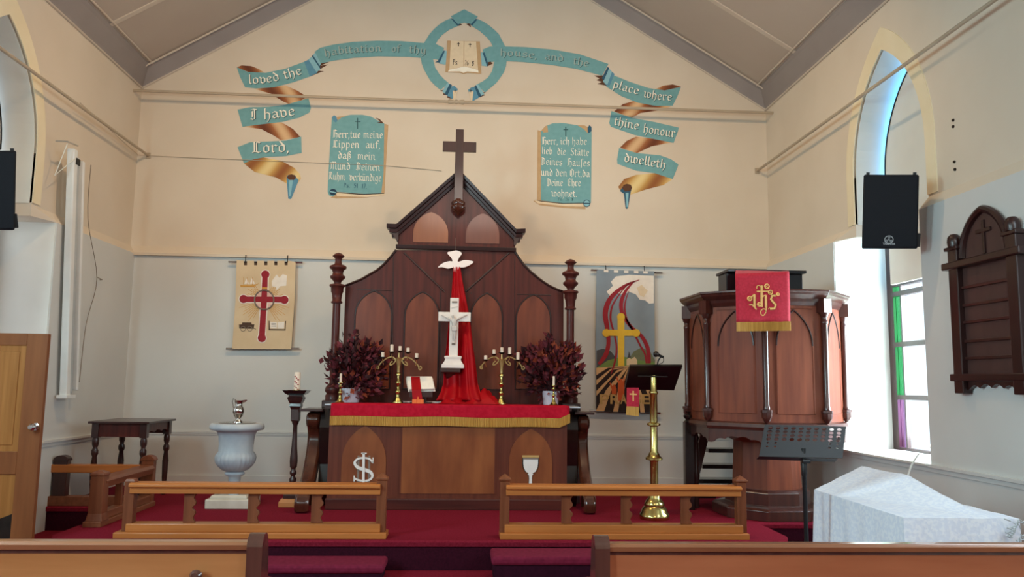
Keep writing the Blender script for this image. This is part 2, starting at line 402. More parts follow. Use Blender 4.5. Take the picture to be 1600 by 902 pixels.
# ------------------------------------------------------------------ broad-nib black letter strokes (x-height 5, ascender 8)
G = {
 'a': (4.4, [[(.8,4.1),(2,5),(3.2,4.2),(3.2,.8),(4,.2)], [(3.2,2.9),(1.2,2.3),(.9,.9),(1.9,.1),(3.2,1)]]),
 'b': (4.3, [[(1,8),(1,.8),(2,0),(3.4,.9),(3.4,4),(2.2,5),(1,4)]]),
 'c': (3.9, [[(3.4,4.3),(2.2,5),(1,4),(1,1),(2,0),(3.3,.8)]]),
 'd': (4.3, [[(2.2,5),(1,4),(1,.9),(2.2,0),(3.4,1),(3.4,4.4),(1.2,7.6)], [(2.2,5),(3.4,4)]]),
 'e': (3.9, [[(1,2.4),(3.3,3.3),(3.2,4.3),(2.2,5),(1,4),(1,1),(2,0),(3.3,.8)]]),
 'f': (3.3, [[(3.4,7.4),(2.4,8),(1.4,7),(1.4,0)], [(.3,5),(2.9,5)]]),
 'S_': (3.0, [[(3.2,7.4),(2.4,8),(1.4,7),(1.4,-1.4)]]),
 'g': (4.4, [[(3.4,4.6),(2,5),(1,4),(1,1.4),(2,.6),(3.4,1.4)], [(3.4,5),(3.4,-1.4),(2.2,-2.6),(.9,-1.8)]]),
 'h': (4.3, [[(1,8),(1,0)], [(1,4),(2.2,5),(3.4,4),(3.4,.6),(2.2,-2)]]),
 'i': (2.3, [[(.4,4.5),(1,5),(1,.7),(1.8,.1)], [(.9,7.1),(1.2,6.8)]]),
 'k': (4.0, [[(1,8),(1,0)], [(1,3.4),(2.6,5),(3.2,4.2),(1.4,2.8),(3.4,.2)]]),
 'l': (2.2, [[(1,8),(1,.8),(1.8,.1)]]),
 'm': (6.3, [[(.4,4.5),(1,5),(1,0)], [(1,4.2),(2.2,5),(3,4.2),(3,0)], [(3,4.2),(4.2,5),(5,4.2),(5,.7),(5.8,.1)]]),
 'n': (4.5, [[(.4,4.5),(1,5),(1,0)], [(1,4.2),(2.3,5),(3.2,4.2),(3.2,.7),(4,.1)]]),
 'o': (4.3, [[(2.2,5),(1,4),(1,.9),(2.2,0),(3.4,.9),(3.4,4),(2.2,5)]]),
 'p': (4.3, [[(1,5.4),(1,-2.6)], [(1,4.2),(2.2,5),(3.4,4.2),(3.4,.9),(2.2,0),(1,.7)]]),
 'r': (3.5, [[(.4,4.5),(1,5),(1,.5),(1.6,0)], [(1,4),(2.3,5),(3.1,4.3)]]),
 's': (4.0, [[(3.3,4.3),(2.2,5),(1,4),(1.4,3),(3,2),(3.3,1),(2.2,0),(.8,.6)]]),
 't': (3.0, [[(1.2,6.6),(1.2,.8),(2,0),(2.8,.6)], [(.2,5),(2.6,5)]]),
 'u': (4.5, [[(.5,4.6),(1,5),(1,.8),(2,0),(3.2,1)], [(3.2,5),(3.2,.6),(4,.1)]]),
 'v': (4.2, [[(.4,5.4),(1.1,4.5),(1.1,.9),(2.2,0),(3.4,1.1),(3.4,3.9),(2.3,5),(1.1,4)]]),
 'w': (6.0, [[(.4,5.4),(1.1,4.6),(1.1,.9),(2,0),(3.1,1)], [(3.1,5.2),(3.1,.9),(4,0),(5.2,1),(5.2,4.1),(4.2,5),(3.1,4.1)]]),
 'y': (4.3, [[(1,5),(1,1),(2,.2),(3.3,1)], [(3.3,5),(3.3,-.4),(1.4,-2.8)]]),
 'B_': (4.3, [[(1,-2),(1,6.6),(2.2,8),(3.2,7),(2.2,5.2),(3.6,4),(2.6,3),(3.6,1.4),(2,0)]]),
 'L': (5.0, [[(1.2,7.8),(1.2,.9),(.2,.2)], [(.3,.6),(2,.9),(3.4,.1),(4.5,.9)], [(3,8),(2.3,7),(2.3,1)], [(2.6,7.7),(4,7)]]),
 'I': (3.9, [[(.3,7.3),(1.6,7.9),(3.2,7.3)], [(2.2,7.6),(2.2,.8),(1.3,0),(.2,.6)], [(1,6.3),(1,2)]]),
 'H': (5.4, [[(1,8),(1,.6),(.2,0)], [(2.1,8),(2.1,.4)], [(2.1,4),(3.4,5),(4.6,4),(4.6,.6),(3.2,-1.4)], [(2.4,8),(4.2,7.2)]]),
 'M': (6.9, [[(.1,.2),(1.2,.8),(1.2,6.4),(.3,7)], [(1.2,6.8),(2.4,7.8),(3.3,6.8),(3.3,.2)], [(3.3,6.8),(4.5,7.8),(5.5,6.8),(5.5,.8),(6.4,.1)]]),
 'D': (5.2, [[(.2,7.4),(1.6,8),(4,6.4),(4.4,3.8),(3.6,1),(2,0),(.4,.6)], [(1.4,7.4),(1.4,1)], [(2.6,6.8),(2.6,1.2)]]),
 'S': (4.7, [[(3.8,7.2),(2.6,8),(1,6.8),(1.2,5),(3.6,3),(3.8,1.2),(2.4,0),(.6,.8)]]),
 'R': (5.1, [[(1.2,8),(1.2,.6),(.3,0)], [(.3,7.2),(2.4,8),(3.8,6.8),(3.4,4.8),(1.4,4)], [(2,4),(3.6,1.2),(4.7,.1)], [(2.3,7),(2.3,4.4)]]),
 'O': (5.1, [[(2.4,8),(.9,6.4),(.9,1.6),(2.4,0),(4.2,1.6),(4.2,6.4),(2.4,8)], [(2.3,6.6),(2.3,1.6)]]),
 'E': (5.0, [[(4.2,7.2),(2.6,8),(1,6.4),(1,1.6),(2.6,0),(4.3,1)], [(2.3,7),(2.3,1.2)], [(2.3,4.2),(4,4.6)]]),
 'P': (4.4, [[(1,8),(1,0)], [(.2,7.4),(2.4,8),(3.6,6.8),(3.4,5),(1.2,4)]]),
 ',': (1.8, [[(.7,.4),(1,0),(.5,-1.4)]]), '.': (1.8, [[(.7,.5),(1,.1)]]), ' ': (2.6, []),
 '1': (2.6, [[(.5,6.6),(1.4,7.6),(1.4,0)]]),
 '2': (4.2, [[(.8,6.6),(2,7.8),(3.2,6.6),(3,4.8),(.8,.4),(3.6,.4)]]),
 '5': (4.2, [[(3.4,7.6),(1.2,7.6),(1,4.4),(2.6,4.8),(3.5,3),(2.8,.6),(.8,.3)]]),
 '6': (4.2, [[(3,7.8),(1.2,5.4),(1,1.6),(2.2,0),(3.4,1.6),(2.6,4),(1,3)]]),
 '7': (4.0, [[(.6,7.6),(3.4,7.6),(1.6,0)]]),
 '8': (4.2, [[(2.2,7.8),(1,6.4),(3.2,2.6),(2.2,0),(1,1.8),(3.2,6),(2.2,7.8)]]),
}
for ch, b in (('\u00e4', 'a'), ('\u00fc', 'u')):
    G[ch] = (G[b][0], G[b][1] + [[(1.2,7),(1.5,6.7)], [(2.9,7),(3.2,6.7)]])
G['\u00df'] = G['B_']; G['\u017f'] = G['S_']
def letters(mb, txt, base, hgt, y, nib=0.95, off=(0, 0)):
    """pen strokes of txt along the base polyline (x,z); hgt = metres per unit"""
    base = [Vector(p) for p in base]
    segl = [(b - a).length for a, b in zip(base, base[1:])]; total = sum(segl)
    W = sum(G[c][0] for c in txt); sx = total / W
    def at(d):
        d = max(0, d); i = 0
        while i < len(segl) - 1 and d > segl[i]: d -= segl[i]; i += 1
        t = (base[i + 1] - base[i]).normalized(); return base[i] + t * d, t
    x = 0; k = 0
    n = Vector((0.766, 0.643)) * nib / 2
    for c in txt:
        wd, strokes = G[c]
        o, t = at((x + wd / 2) * sx); q = Vector((-t.y, t.x))
        def mp(u, v):
            p = o + t * ((u - wd / 2) * sx) + q * (v * hgt)
            return (p.x + off[0], y - 0.00002 * k, p.y + off[1])
        for st in strokes:
            for a, b in zip(st, st[1:]):
                a = Vector(a); b = Vector(b); d = (b - a)
                if d.length < 1e-6: continue
                e = d.normalized() * 0.12
                a2 = a - e; b2 = b + e
                m2 = n if abs(d.normalized().cross(n.normalized())) > 0.3 else Vector((-d.y, d.x)).normalized() * nib * 0.18
                k += 1
                mb.poly([mp(*(a2 - m2)), mp(*(b2 - m2)), mp(*(b2 + m2)), mp(*(a2 + m2))])
        x += wd
    return mb
# ================================================================== THE ROOM
F = 0.25            # chancel floor level
CH0, CH1 = 3.24, 3.36   # weathered ledge between thick lower wall and upper wall
XL = HW - 0.10      # inner face of lower side walls
YB = D - 0.10       # inner face of lower back wall
ZC = 5.74           # side wall top
SLOPE = 0.61
ZR = ZC + HW * SLOPE
NY = -4.0

struct(MB().box(-5.2, 5.2, NY - 0.3, D + 0.3, -0.12, 0).build('floor', 'carpet'))
# chancel platform: front part between the rails, wider part behind
pl = [(-HW - 0.4, 8.85), (-3.40, 8.85), (-3.40, 7.26), (-3.34, 7.12), (-3.20, 7.06), (2.88, 7.06), (3.02, 7.12), (3.08, 7.26), (3.08, 7.98), (HW + 0.4, 7.98), (HW + 0.4, D), (-HW - 0.4, D)]
top = [(x, y) for x, y in pl]
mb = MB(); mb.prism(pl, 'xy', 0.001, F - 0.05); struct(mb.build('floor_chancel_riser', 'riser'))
def grow(pts, d): return [(x, y - d if y < 8.9 else y) for x, y in pts]
mb = MB(); mb.loft([[(x, y, F - 0.05) for x, y in grow(pl, .012)], [(x, y, F - 0.015) for x, y in grow(pl, .016)], [(x, y, F) for x, y in pl]])
struct(mb.build('floor_chancel', 'carpet'))

# back wall
mb = MB()
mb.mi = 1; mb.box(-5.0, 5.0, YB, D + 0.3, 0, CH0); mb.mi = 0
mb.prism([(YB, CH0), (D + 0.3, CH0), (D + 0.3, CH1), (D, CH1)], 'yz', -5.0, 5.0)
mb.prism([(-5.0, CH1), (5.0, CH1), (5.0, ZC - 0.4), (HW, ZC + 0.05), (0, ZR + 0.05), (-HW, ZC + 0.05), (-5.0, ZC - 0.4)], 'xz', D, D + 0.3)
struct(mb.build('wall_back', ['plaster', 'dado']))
struct(MB().box(-5.0, 5.0, NY - 0.3, NY, 0, 9).build('wall_front', 'plaster'))
# side walls with their lancet openings
WY0, WY1 = 6.89, 8.25; WYL = 8.59; SILL = 0.93; SPR = 3.90; APEX = 5.08
def sidewall(s):
    X0, X1, X2 = s * XL, s * 4.95, s * HW
    a = gothic(WY0, WY1, CH1, SPR, APEX, 14)
    mb = MB()
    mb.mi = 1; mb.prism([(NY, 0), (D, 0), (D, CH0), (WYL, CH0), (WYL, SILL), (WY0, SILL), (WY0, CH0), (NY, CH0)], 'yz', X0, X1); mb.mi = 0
    for y0, y1 in ((NY, WY0), (WYL, D)):
        mb.loft([[(X0, y, CH0), (X1, y, CH0), (X1, y, CH1), (X2, y, CH1)] for y in (y0, y1)])
    mb.loft([[(X2, WY1, CH0), (X1, WY1, CH0), (X1, WY1, CH1), (X2, WY1, CH1)], [(X0 + s * .005, WYL, CH0), (X1, WYL, CH0), (X1, WYL, CH1), (X2, WYL, CH1)]])
    mb.prism([(NY, CH1)] + a + [(D, CH1), (D, ZC), (NY, ZC)], 'yz', X2, s * 4.78)
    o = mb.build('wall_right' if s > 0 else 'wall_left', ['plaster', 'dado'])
    struct(o)
    # pale painted band round the arch
    out = gothic(WY0 - .15, WY1 + .15, CH1 + .02, SPR, APEX + .24, 14); inn = gothic(WY0, WY1, CH1 + .02, SPR, APEX, 14)
    mb = MB(); R = []
    for (yo, zo), (yi, zi) in zip(out, inn):
        R.append([(X2 - s * .012, yo, zo), (X2 - s * .012, yi, zi), (X2 + s * .02, yi, zi), (X2 + s * .02, yo, zo)])
    mb.loft(R); struct(mb.build('trim_1' if s > 0 else 'trim_2', 'architrave'))
    # white painted reveal lining (thin render coat)
    mb = MB(); R = [[(X2 + s * .02, y, z), (s * 4.95, y, z), (s * 4.95, y + (.004 if y > 7.57 else -.004), z + .004), (X2 + s * .02, y + (.004 if y > 7.57 else -.004), z + .004)] for y, z in [(yy + (-.006 if yy > 7.57 else .006), zz - .006) for yy, zz in inn]]
    mb.loft(R)
    mb.box(min(X0 + s * .012, X1), max(X0 + s * .012, X1), WYL - .008, WYL, SILL, CH0)
    struct(mb.build('trim_3' if s > 0 else 'trim_4', 'reveal'))
for s in (1, -1): sidewall(s)

# ceiling slopes, cornices, battens
mb = MB()
for s in (1, -1):
    mb.loft([[(s * 5.0, y, ZC - .65 * SLOPE), (0, y, ZR), (0, y, ZR + .2), (s * 5.0, y, ZC - .65 * SLOPE + .2)] for y in (NY - .3, D + .3)])
struct(mb.build('ceiling', 'ceil'))
def cornice_profile(p, e1, e2):
    """p corner of wall and ceiling; e1 down the wall, e2 out along the ceiling"""
    k = ((0, 0), (.20, 0), (.205, .022), (.18, .026), (.17, .03), (.04, .135), (.03, .15), (.012, .165), (0, .165))
    return [p + e1 * a + e2 * b for a, b in k]
nrm = Vector((1, 0, SLOPE)).normalized()
for s, nm in ((1, 'trim_5'), (-1, 'trim_6')):
    mb = MB()
    along = Vector((-s * nrm.x, 0, nrm.z))
    mb.loft([cornice_profile(Vector((s * HW, y, ZC)), Vector((0, 0, -1)), along) for y in (NY, D)])
    struct(mb.build(nm, 'cornice'))
    mb = MB()
    dn = Vector((-s * nrm.z, 0, -nrm.x))
    mb.loft([cornice_profile(Vector((x, D, ZR - abs(x) * SLOPE)), Vector((0, 0, -1)), Vector((0, -1, 0))) for x in (0, s * HW)])
    struct(mb.build(nm, 'cornice'))
    # pale bead along the lower edges
    mb = MB()
    mb.tube([(s * (HW - .012), NY, ZC - .205), (s * (HW - .012), D, ZC - .205)], .014, 6)
    mb.tube([(0, D - .012, ZR - .205), (s * HW, D - .012, ZC - .205)], .014, 6)
    mb.tube([(0, D - .205, ZR - .03), (s * HW, D - .205, ZC - .03)], .013, 6)
    q0 = Vector((s * HW, 0, ZC)) + along * .205 + dn * .012; mb.tube([(q0.x, NY, q0.z), (q0.x, D, q0.z)], .013, 6)
    struct(mb.build(nm, 'batten'))
    for k in range(6):
        y = 9.35 - 1.55 * k
        mb = MB()
        a = Vector((s * HW, y, ZC)) + along * .16; b = Vector((0, y, ZR))
        mb.loft([[p + Vector((0, dy, 0)) + dn * t for dy, t in ((-.035, -.01), (.035, -.01), (.035, .014), (-.035, .014))] for p in (a, b)])
        struct(mb.build('trim_7' if s > 0 else 'trim_8', 'batten'))

# picture rail under the ledge, dado rails, skirtings
struct(MB().box(-XL, XL, YB - .045, YB, CH0 - .026, CH0 + .012).build('trim_9', 'plaster', bevel=.004))
mb = MB(); ZD = 0.945
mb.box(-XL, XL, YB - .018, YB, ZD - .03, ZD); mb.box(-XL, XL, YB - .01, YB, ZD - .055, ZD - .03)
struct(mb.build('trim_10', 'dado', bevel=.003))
for s in (1, -1):
    mb = MB()
    for y0, y1 in ((NY, WY0), (WYL, YB)) if s < 0 else ((NY, YB),):
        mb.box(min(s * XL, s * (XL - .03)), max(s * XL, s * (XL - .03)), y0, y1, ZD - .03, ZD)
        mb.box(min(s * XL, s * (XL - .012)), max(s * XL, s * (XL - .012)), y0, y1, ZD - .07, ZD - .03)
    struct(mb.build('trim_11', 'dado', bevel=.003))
    mb = MB(); mb.box(min(s * 4.2, s * 4.95), max(s * 4.2, s * 4.95), WY0, WYL, SILL - .0, SILL + .016)
    struct(mb.build('trim_12', 'reveal'))
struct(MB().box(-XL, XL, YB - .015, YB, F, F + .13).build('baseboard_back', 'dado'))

# ------------------------------------------------------------------ windows
def window(s, num):
    t = sthing('window_%d' % num, (s * 4.88, (WY0 + WYL) / 2, SILL))
    x0, x1 = sorted((s * 4.85, s * 4.91))
    zs = [SILL + .02] + [PX(1436, y, 4.88).z for y in (622, 536, 453)] + [PX(1436, 440, 4.88).z + .02]
    zt = zs[-1]
    fr = MB()
    fr.box(x0, x1, WYL - .13, WYL, SILL, 3.3); fr.box(x0, x1, WY0, WY0 + .1, SILL, 3.3)
    for z in zs: fr.box(x0, x1, WY0 + .1, WYL - .13, z - .025, z + .025)
    for y in (WYL - .26, WY0 + .22, (WY0 + WYL) / 2): fr.box(x0 + .01, x1 - .01, y - .012, y + .012, SILL, 3.3)
    fr.build('frame', 'mahdark' if s > 0 else 'oakz', t)
    ys = [WY0 + .1, WY0 + .22, (WY0 + WYL) / 2, WYL - .26, WYL - .13]
    for i in range(4):
        for j in range(len(zs) - 1):
            edge = i in (0, 3)
            k = 'glasspurple' if j == 0 and edge else ('glassgreen' if edge and s > 0 else 'glassclear')
            MB().box(s * 4.88 - .003, s * 4.88 + .003, ys[i], ys[i + 1], zs[j], zs[j + 1]).build('pane', k, t)
    up = [(y, z) for y, z in gothic(WY0 + .01, WY1 - .01, zt, SPR, APEX - .02, 12)]
    MB().prism(up, 'yz', s * 4.878, s * 4.884).build('pane', 'glassblue' if s > 0 else 'glassclear', t)
    # white board shutting off the upper lights, hung clear of the reveal
    b = [(y, z) for y, z in gothic(WY0 + .05, WY1 - .085, PX(1420, 440, 4.69).z, SPR, APEX - .13, 12)]
    pb = MB().prism(b, 'yz', s * 4.665, s * 4.69).build('shade_board', 'reveal', t)
    ed = MB(); R = []
    for y, z in b[1:-1]:
        sy = .012 if y > 7.57 else -.012
        R.append([(s * 4.655, y, z), (s * 4.655, y + sy, z + .006), (s * 4.70, y + sy, z + .006), (s * 4.70, y, z)])
    ed.loft(R).build('board_edge', 'black', pb)
window(1, 1); window(-1, 2)

# ------------------------------------------------------------------ open side door
dx0, dx1, dy = -4.24, -3.36, 6.84
dt = sthing('door_1', ((dx0 + dx1) / 2, dy, 0))
yp = dy
zpx = lambda x, y: xz(x, y, yp)
ztop = zpx(82, 522)[1]
mb = MB(); st = .17
mb.box(dx1 - st, dx1, yp, yp + .045, 0.02, ztop); mb.box(dx0, dx0 + st, yp, yp + .045, 0.02, ztop)
mb.box(dx0 + st, dx1 - st, yp, yp + .045, ztop - .1, ztop)
zl = zpx(40, 706)[1]; zl2 = zpx(37, 738)[1]
mb.box(dx0 + st, dx1 - st, yp, yp + .045, zl2 - .02, zl)
mb.box(dx0 + st, dx1 - st, yp, yp + .045, .02, .24)
mb.build('frame', 'doorframe', dt, bevel=.004)
MB().box(dx0 + st, dx1 - st, yp + .012, yp + .032, zl, ztop - .1).build('panel', 'doorpanel', dt)
MB().box(dx0 + st + .05, dx1 - st - .05, yp + .004, yp + .014, zl + .05, ztop - .15).build('panel', 'doorpanel', dt, bevel=.006)
MB().prism([(dx0 + st, zl2 - .02), (dx1 - st, zl2 - .02), (dx1 - st, .24), (dx0 + st, .24)], 'xz', yp + .014, yp + .032).build('panel', 'doorpanel', dt)
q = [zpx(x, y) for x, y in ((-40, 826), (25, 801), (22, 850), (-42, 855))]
MB().prism(q, 'xz', yp + .006, yp + .016).build('panel_shade', 'darkmetal', dt)  # dark sheet standing in for the slanted shadow on the lower panel
hx, hz = zpx(56, 667)
h = MB(); h.lathe([(.0, 0), (.03, .0), (.03, .008), (.012, .012), (.012, .045), (.028, .055), (.03, .075), (.018, .09), (0, .092)], 0, 0, 16)
for v in h.bm.verts: v.co = Vector((v.co.x + hx, yp - v.co.z, v.co.y + hz))
h.build('handle', 'chrome', dt, smooth=True)

# ================================================================== PAINTING ON THE END WALL
def wp(f, pts): return [xz(*f(x, y), D) for x, y in pts]
L0 = [0]
def paint(name, f, pts, mat, parent, lift=0.003, sm=0):
    p = [f(x, y) for x, y in pts]
    if sm: p = smoothpts(p, sm, True)
    q = [xz(x, y, D) for x, y in p]
    mb = MB(); mb.prism(q, 'xz', D - lift, D - lift + .0018)
    return mb.build(name, mat, parent)
def lettering(txt, f, base, h, parent, mat='cream', shade='letshadow', lift=.010, nib=.88, so=(.010, -.008)):
    """h = pen unit in image pixels of the 1600 frame"""
    b = [xz(*f(x, y), D) for x, y in base]
    u = h * (xz(700, 100, D)[1] - xz(700, 101, D)[1])
    if shade:
        letters(MB_(shade), txt, b, u, D - lift + .0015, nib, so).build('lettering_shade', shade, parent, keep=True)
    letters(MB_(mat), txt, b, u, D - lift, nib).build('lettering', mat, parent, keep=True)
def MB_(x): return MB()

f1 = zm(340, 0, 3.99); f2 = zm(370, 90, 3.923); f3 = zm(700, 0, 3.99); f4 = zm(930, 90, 3.76); f5 = zm(650, 0, 5.013)
def wall_thing(name, label, cat, px, py, group=None):
    p = P(px, py, D); return thing(name, label, cat, (p.x, D - .001, p.z), group)
# --- left ribbon
t = wall_thing('painted_ribbon', 'teal painted ribbon on end wall left of the ring, reading I have loved the habitation', 'wall painting', 460, 310, 'painted ribbons on the end wall')
paint('underside', f1, [(120,420),(150,408),(210,412),(260,432),(290,452),(200,452)], 'brownL', t)
paint('underside', f2, [(105,192),(200,185),(300,172),(370,203),(430,240),(395,262),(325,287),(285,270),(210,222)], 'brownL', t)
paint('underside', f2, [(40,425),(80,408),(150,398),(275,398),(345,438),(390,488),(340,496),(270,507),(230,480),(150,438)], 'brownL', t)
paint('underside', f2, [(45,650),(90,625),(150,610),(270,632),(350,675),(388,715),(393,745),(375,770),(345,780),(310,775),(240,735),(110,702)], 'ochre', t)
paint('ribbon_band', f1, [(120,420),(190,450),(300,455),(420,430),(548,383),(585,475),(470,515),(350,545),(240,552),(172,545),(140,480)], 'teal', t, .005)
paint('fold_shadow', f1, [(575,478),(640,452),(663,446),(625,440),(690,402),(640,410),(694,388),(640,392),(600,420)], 'brownp', t, .003)
paint('fold', f1, [(540,386),(572,370),(622,455),(575,478)], 'tealmid', t, .006)
paint('fold', f1, [(566,372),(592,350),(642,432),(618,452)], 'teallight', t, .007)
paint('fold', f1, [(588,352),(600,338),(640,412),(640,430)], 'tealdark', t, .008)
paint('fold', f1, [(594,344),(610,330),(645,400),(638,412)], 'teallight', t, .0085)
paint('ribbon_band', f1, [(605,325),(640,300),(720,280),(850,262),(1000,255),(1150,258),(1290,270),(1360,275),(1412,300),(1392,378),(1340,368),(1200,356),(1000,353),(850,362),(720,380),(640,398)], 'teal', t, .008)
paint('ribbon_band', f2, [(5,320),(80,305),(200,303),(300,290),(440,250),(455,310),(445,338),(380,370),(280,395),(150,410),(35,425)], 'teal', t, .005)
paint('ribbon_band', f2, [(5,550),(80,520),(200,515),(300,510),(395,485),(398,585),(300,605),(180,610),(100,625),(45,650)], 'teal', t, .005)
paint('rolled_tip', f2, [(305,738),(312,722),(335,716),(358,722),(366,738),(380,752),(335,865),(328,868),(316,866)], 'tealmid', t, .006)
paint('rolled_tip', f2, [(322,752),(345,752),(330,850),(322,850)], 'teallight', t, .007)
paint('tip_mouth', f2, [(308,738),(315,722),(335,716),(356,722),(364,738),(350,752),(325,752)], 'brownp', t, .007)
lettering('loved the', f1, [(192,525),(300,520),(420,495),(530,462)], 1.75, t)
lettering('habitation', f1, [(668,355),(760,338),(880,328),(1025,322)], 1.5, t, 'palegrey')
lettering('of', f1, [(1082,325),(1140,327)], 1.5, t, 'palegrey')
lettering('thy', f1, [(1190,328),(1300,338)], 1.5, t, 'palegrey')
lettering('I have', f2, [(85,382),(200,378),(360,355)], 2.0, t)
lettering('Lord,', f2, [(95,586),(200,582),(325,578)], 2.1, t)
# --- right ribbon
t = wall_thing('painted_ribbon', 'teal painted ribbon on end wall right of the ring, reading thine honour dwelleth', 'wall painting', 980, 325, 'painted ribbons on the end wall')
paint('underside', f3, [(1290,558),(1340,535),(1400,527),(1452,540),(1420,562),(1350,568)], 'brownR', t)
paint('underside', f3, [(1160,630),(1260,655),(1390,664),(1330,685),(1200,705),(1145,735),(1090,715),(1035,695),(1090,650)], 'brownR', t)
paint('underside', f4, [(145,530),(185,490),(240,465),(340,478),(445,500),(400,508),(330,522),(245,562)], 'brownR', t)
paint('underside', f4, [(455,715),(400,750),(300,775),(210,805),(150,785),(135,760),(170,715),(240,690),(350,680)], 'ochre', t)
paint('ribbon_band', f3, [(215,310),(260,292),(330,290),(480,295),(650,310),(820,340),(1000,400),(960,473),(800,430),(640,405),(470,388),(350,382),(260,388),(240,400)], 'teal', t, .008)
paint('fold_shadow', f3, [(970,472),(910,472),(945,490),(925,500),(960,512),(930,524),(975,532),(1000,540),(1000,500)], 'brownp', t, .003)
paint('ribbon_band', f3, [(1032,470),(1130,510),(1250,550),(1350,565),(1452,542),(1430,600),(1400,660),(1300,662),(1180,640),(1080,600),(985,540)], 'teal', t, .005)
paint('fold', f3, [(1010,440),(1038,462),(1005,542),(975,525)], 'tealmid', t, .006)
paint('fold', f3, [(1000,425),(1022,448),(992,532),(965,510)], 'teallight', t, .007)
paint('fold', f3, [(995,418),(1004,426),(972,502),(958,490)], 'tealdark', t, .0075)
paint('ribbon_band', f4, [(95,315),(215,355),(350,380),(490,412),(485,435),(460,502),(350,480),(230,455),(92,407),(82,385)], 'teal', t, .005)
paint('ribbon_band', f4, [(140,532),(245,562),(380,575),(445,598),(488,628),(485,640),(455,715),(350,680),(240,665),(130,625),(128,600)], 'teal', t, .005)
paint('rolled_tip', f4, [(145,785),(160,760),(182,745),(205,752),(215,768),(208,790),(192,885),(185,890),(178,885),(168,800)], 'tealdark', t, .006)
paint('rolled_tip', f4, [(178,795),(196,795),(190,880),(184,880)], 'teallight', t, .007)
paint('tip_mouth', f4, [(158,768),(165,750),(185,743),(208,748),(216,764),(205,785),(175,788)], 'brownp', t, .007)
lettering('house,', f3, [(322,350),(430,352),(555,368)], 1.45, t, 'palegrey')
lettering('and', f3, [(598,372),(720,385)], 1.5, t, 'palegrey')
lettering('the', f3, [(775,400),(875,418)], 1.5, t, 'palegrey')
lettering('place', f3, [(1022,545),(1100,570),(1185,592)], 1.7, t)
lettering('where', f3, [(1215,605),(1300,622),(1395,630)], 1.7, t)
lettering('thine', f4, [(105,395),(180,412),(255,425)], 1.75, t)
lettering('honour', f4, [(278,440),(370,455),(468,470)], 1.75, t)
lettering('dwelleth', f4, [(165,612),(280,630),(412,655)], 1.75, t)
# --- pointed ring of ribbon
t = wall_thing('painted_wreath', 'teal painted ring of folded ribbon with pointed top, around the painted open book', 'wall painting', 720, 160)
paint('fold_shadow', f5, [(330,205),(362,195),(340,182)], 'brownp', t, .003)
paint('fold_shadow', f5, [(395,190),(430,215),(425,180)], 'brownp', t, .003)
paint('ribbon_band', f5, [(272,145),(225,165),(180,195),(140,230),(105,270),(62,340),(150,352),(175,310),(205,275),(260,235),(335,202),(300,165)], 'teal', t, .006)
paint('ribbon_band', f5, [(482,150),(530,172),(572,200),(615,235),(650,270),(700,368),(605,372),(585,330),(555,295),(500,245),(432,202),(460,165)], 'teal', t, .006)
paint('fold', f5, [(272,145),(290,150),(345,190),(328,206)], 'tealdark', t, .007)
paint('fold', f5, [(482,152),(468,150),(425,190),(438,205)], 'tealdark', t, .007)
paint('ribbon_band', f5, [(272,130),(378,75),(485,132),(432,190),(378,180),(328,192)], 'teal', t, .008)
paint('ribbon_band', f5, [(36,440),(45,500),(62,545),(110,630),(150,672),(192,707),(255,650),(220,622),(185,585),(150,530),(128,440)], 'teal', t, .006)
paint('ribbon_band', f5, [(712,460),(705,520),(690,565),(660,610),(630,650),(540,727),(478,662),(520,640),(562,610),(595,560),(620,460)], 'teal', t, .006)
paint('fold_shadow', f5, [(188,712),(220,722),(212,742),(250,748),(240,765),(285,776),(230,700)], 'brownp', t, .003)
paint('fold_shadow', f5, [(545,725),(520,738),(545,745),(510,758),(500,765),(490,720)], 'brownp', t, .003)
paint('fold', f5, [(245,650),(268,660),(228,738),(205,718)], 'teallight', t, .007)
paint('fold', f5, [(264,658),(282,668),(248,752),(225,735)], 'tealdark', t, .0075)
paint('fold', f5, [(276,680),(300,674),(328,700),(318,720),(285,776),(245,752)], 'tealmid', t, .008)
paint('fold', f5, [(485,660),(468,668),(512,752),(535,738)], 'teallight', t, .007)
paint('fold', f5, [(470,668),(455,682),(490,765),(512,752)], 'tealdark', t, .0075)
paint('fold', f5, [(458,682),(435,685),(408,705),(412,720),(440,798),(492,766)], 'tealmid', t, .008)
paint('rolled_tip', f5, [(288,712),(324,714),(300,796),(294,796)], 'pagepaint', t, .009)
paint('rolled_tip', f5, [(414,722),(450,716),(440,800),(434,800)], 'pagepaint', t, .009)
for cx in (306, 430):
    paint('small_cross', f5, [(cx-2,702),(cx+2,702),(cx+2,726),(cx-2,726)], 'ink', t, .0095)
    paint('small_cross', f5, [(cx-7,710),(cx+7,710),(cx+7,714),(cx-7,714)], 'ink', t, .0097)
paint('fold', f5, [(222,395),(248,405),(232,508),(180,500)], 'teallight', t, .0085)
paint('fold', f5, [(216,398),(226,404),(186,492),(150,490),(172,478)], 'tealdark', t, .009)
paint('fold', f5, [(508,412),(532,410),(562,522),(515,516)], 'teallight', t, .0085)
paint('fold', f5, [(522,415),(536,412),(566,505),(555,520)], 'tealdark', t, .009)
paint('fold_shadow', f5, [(558,522),(600,500),(585,484),(560,490)], 'brownp', t, .0088)
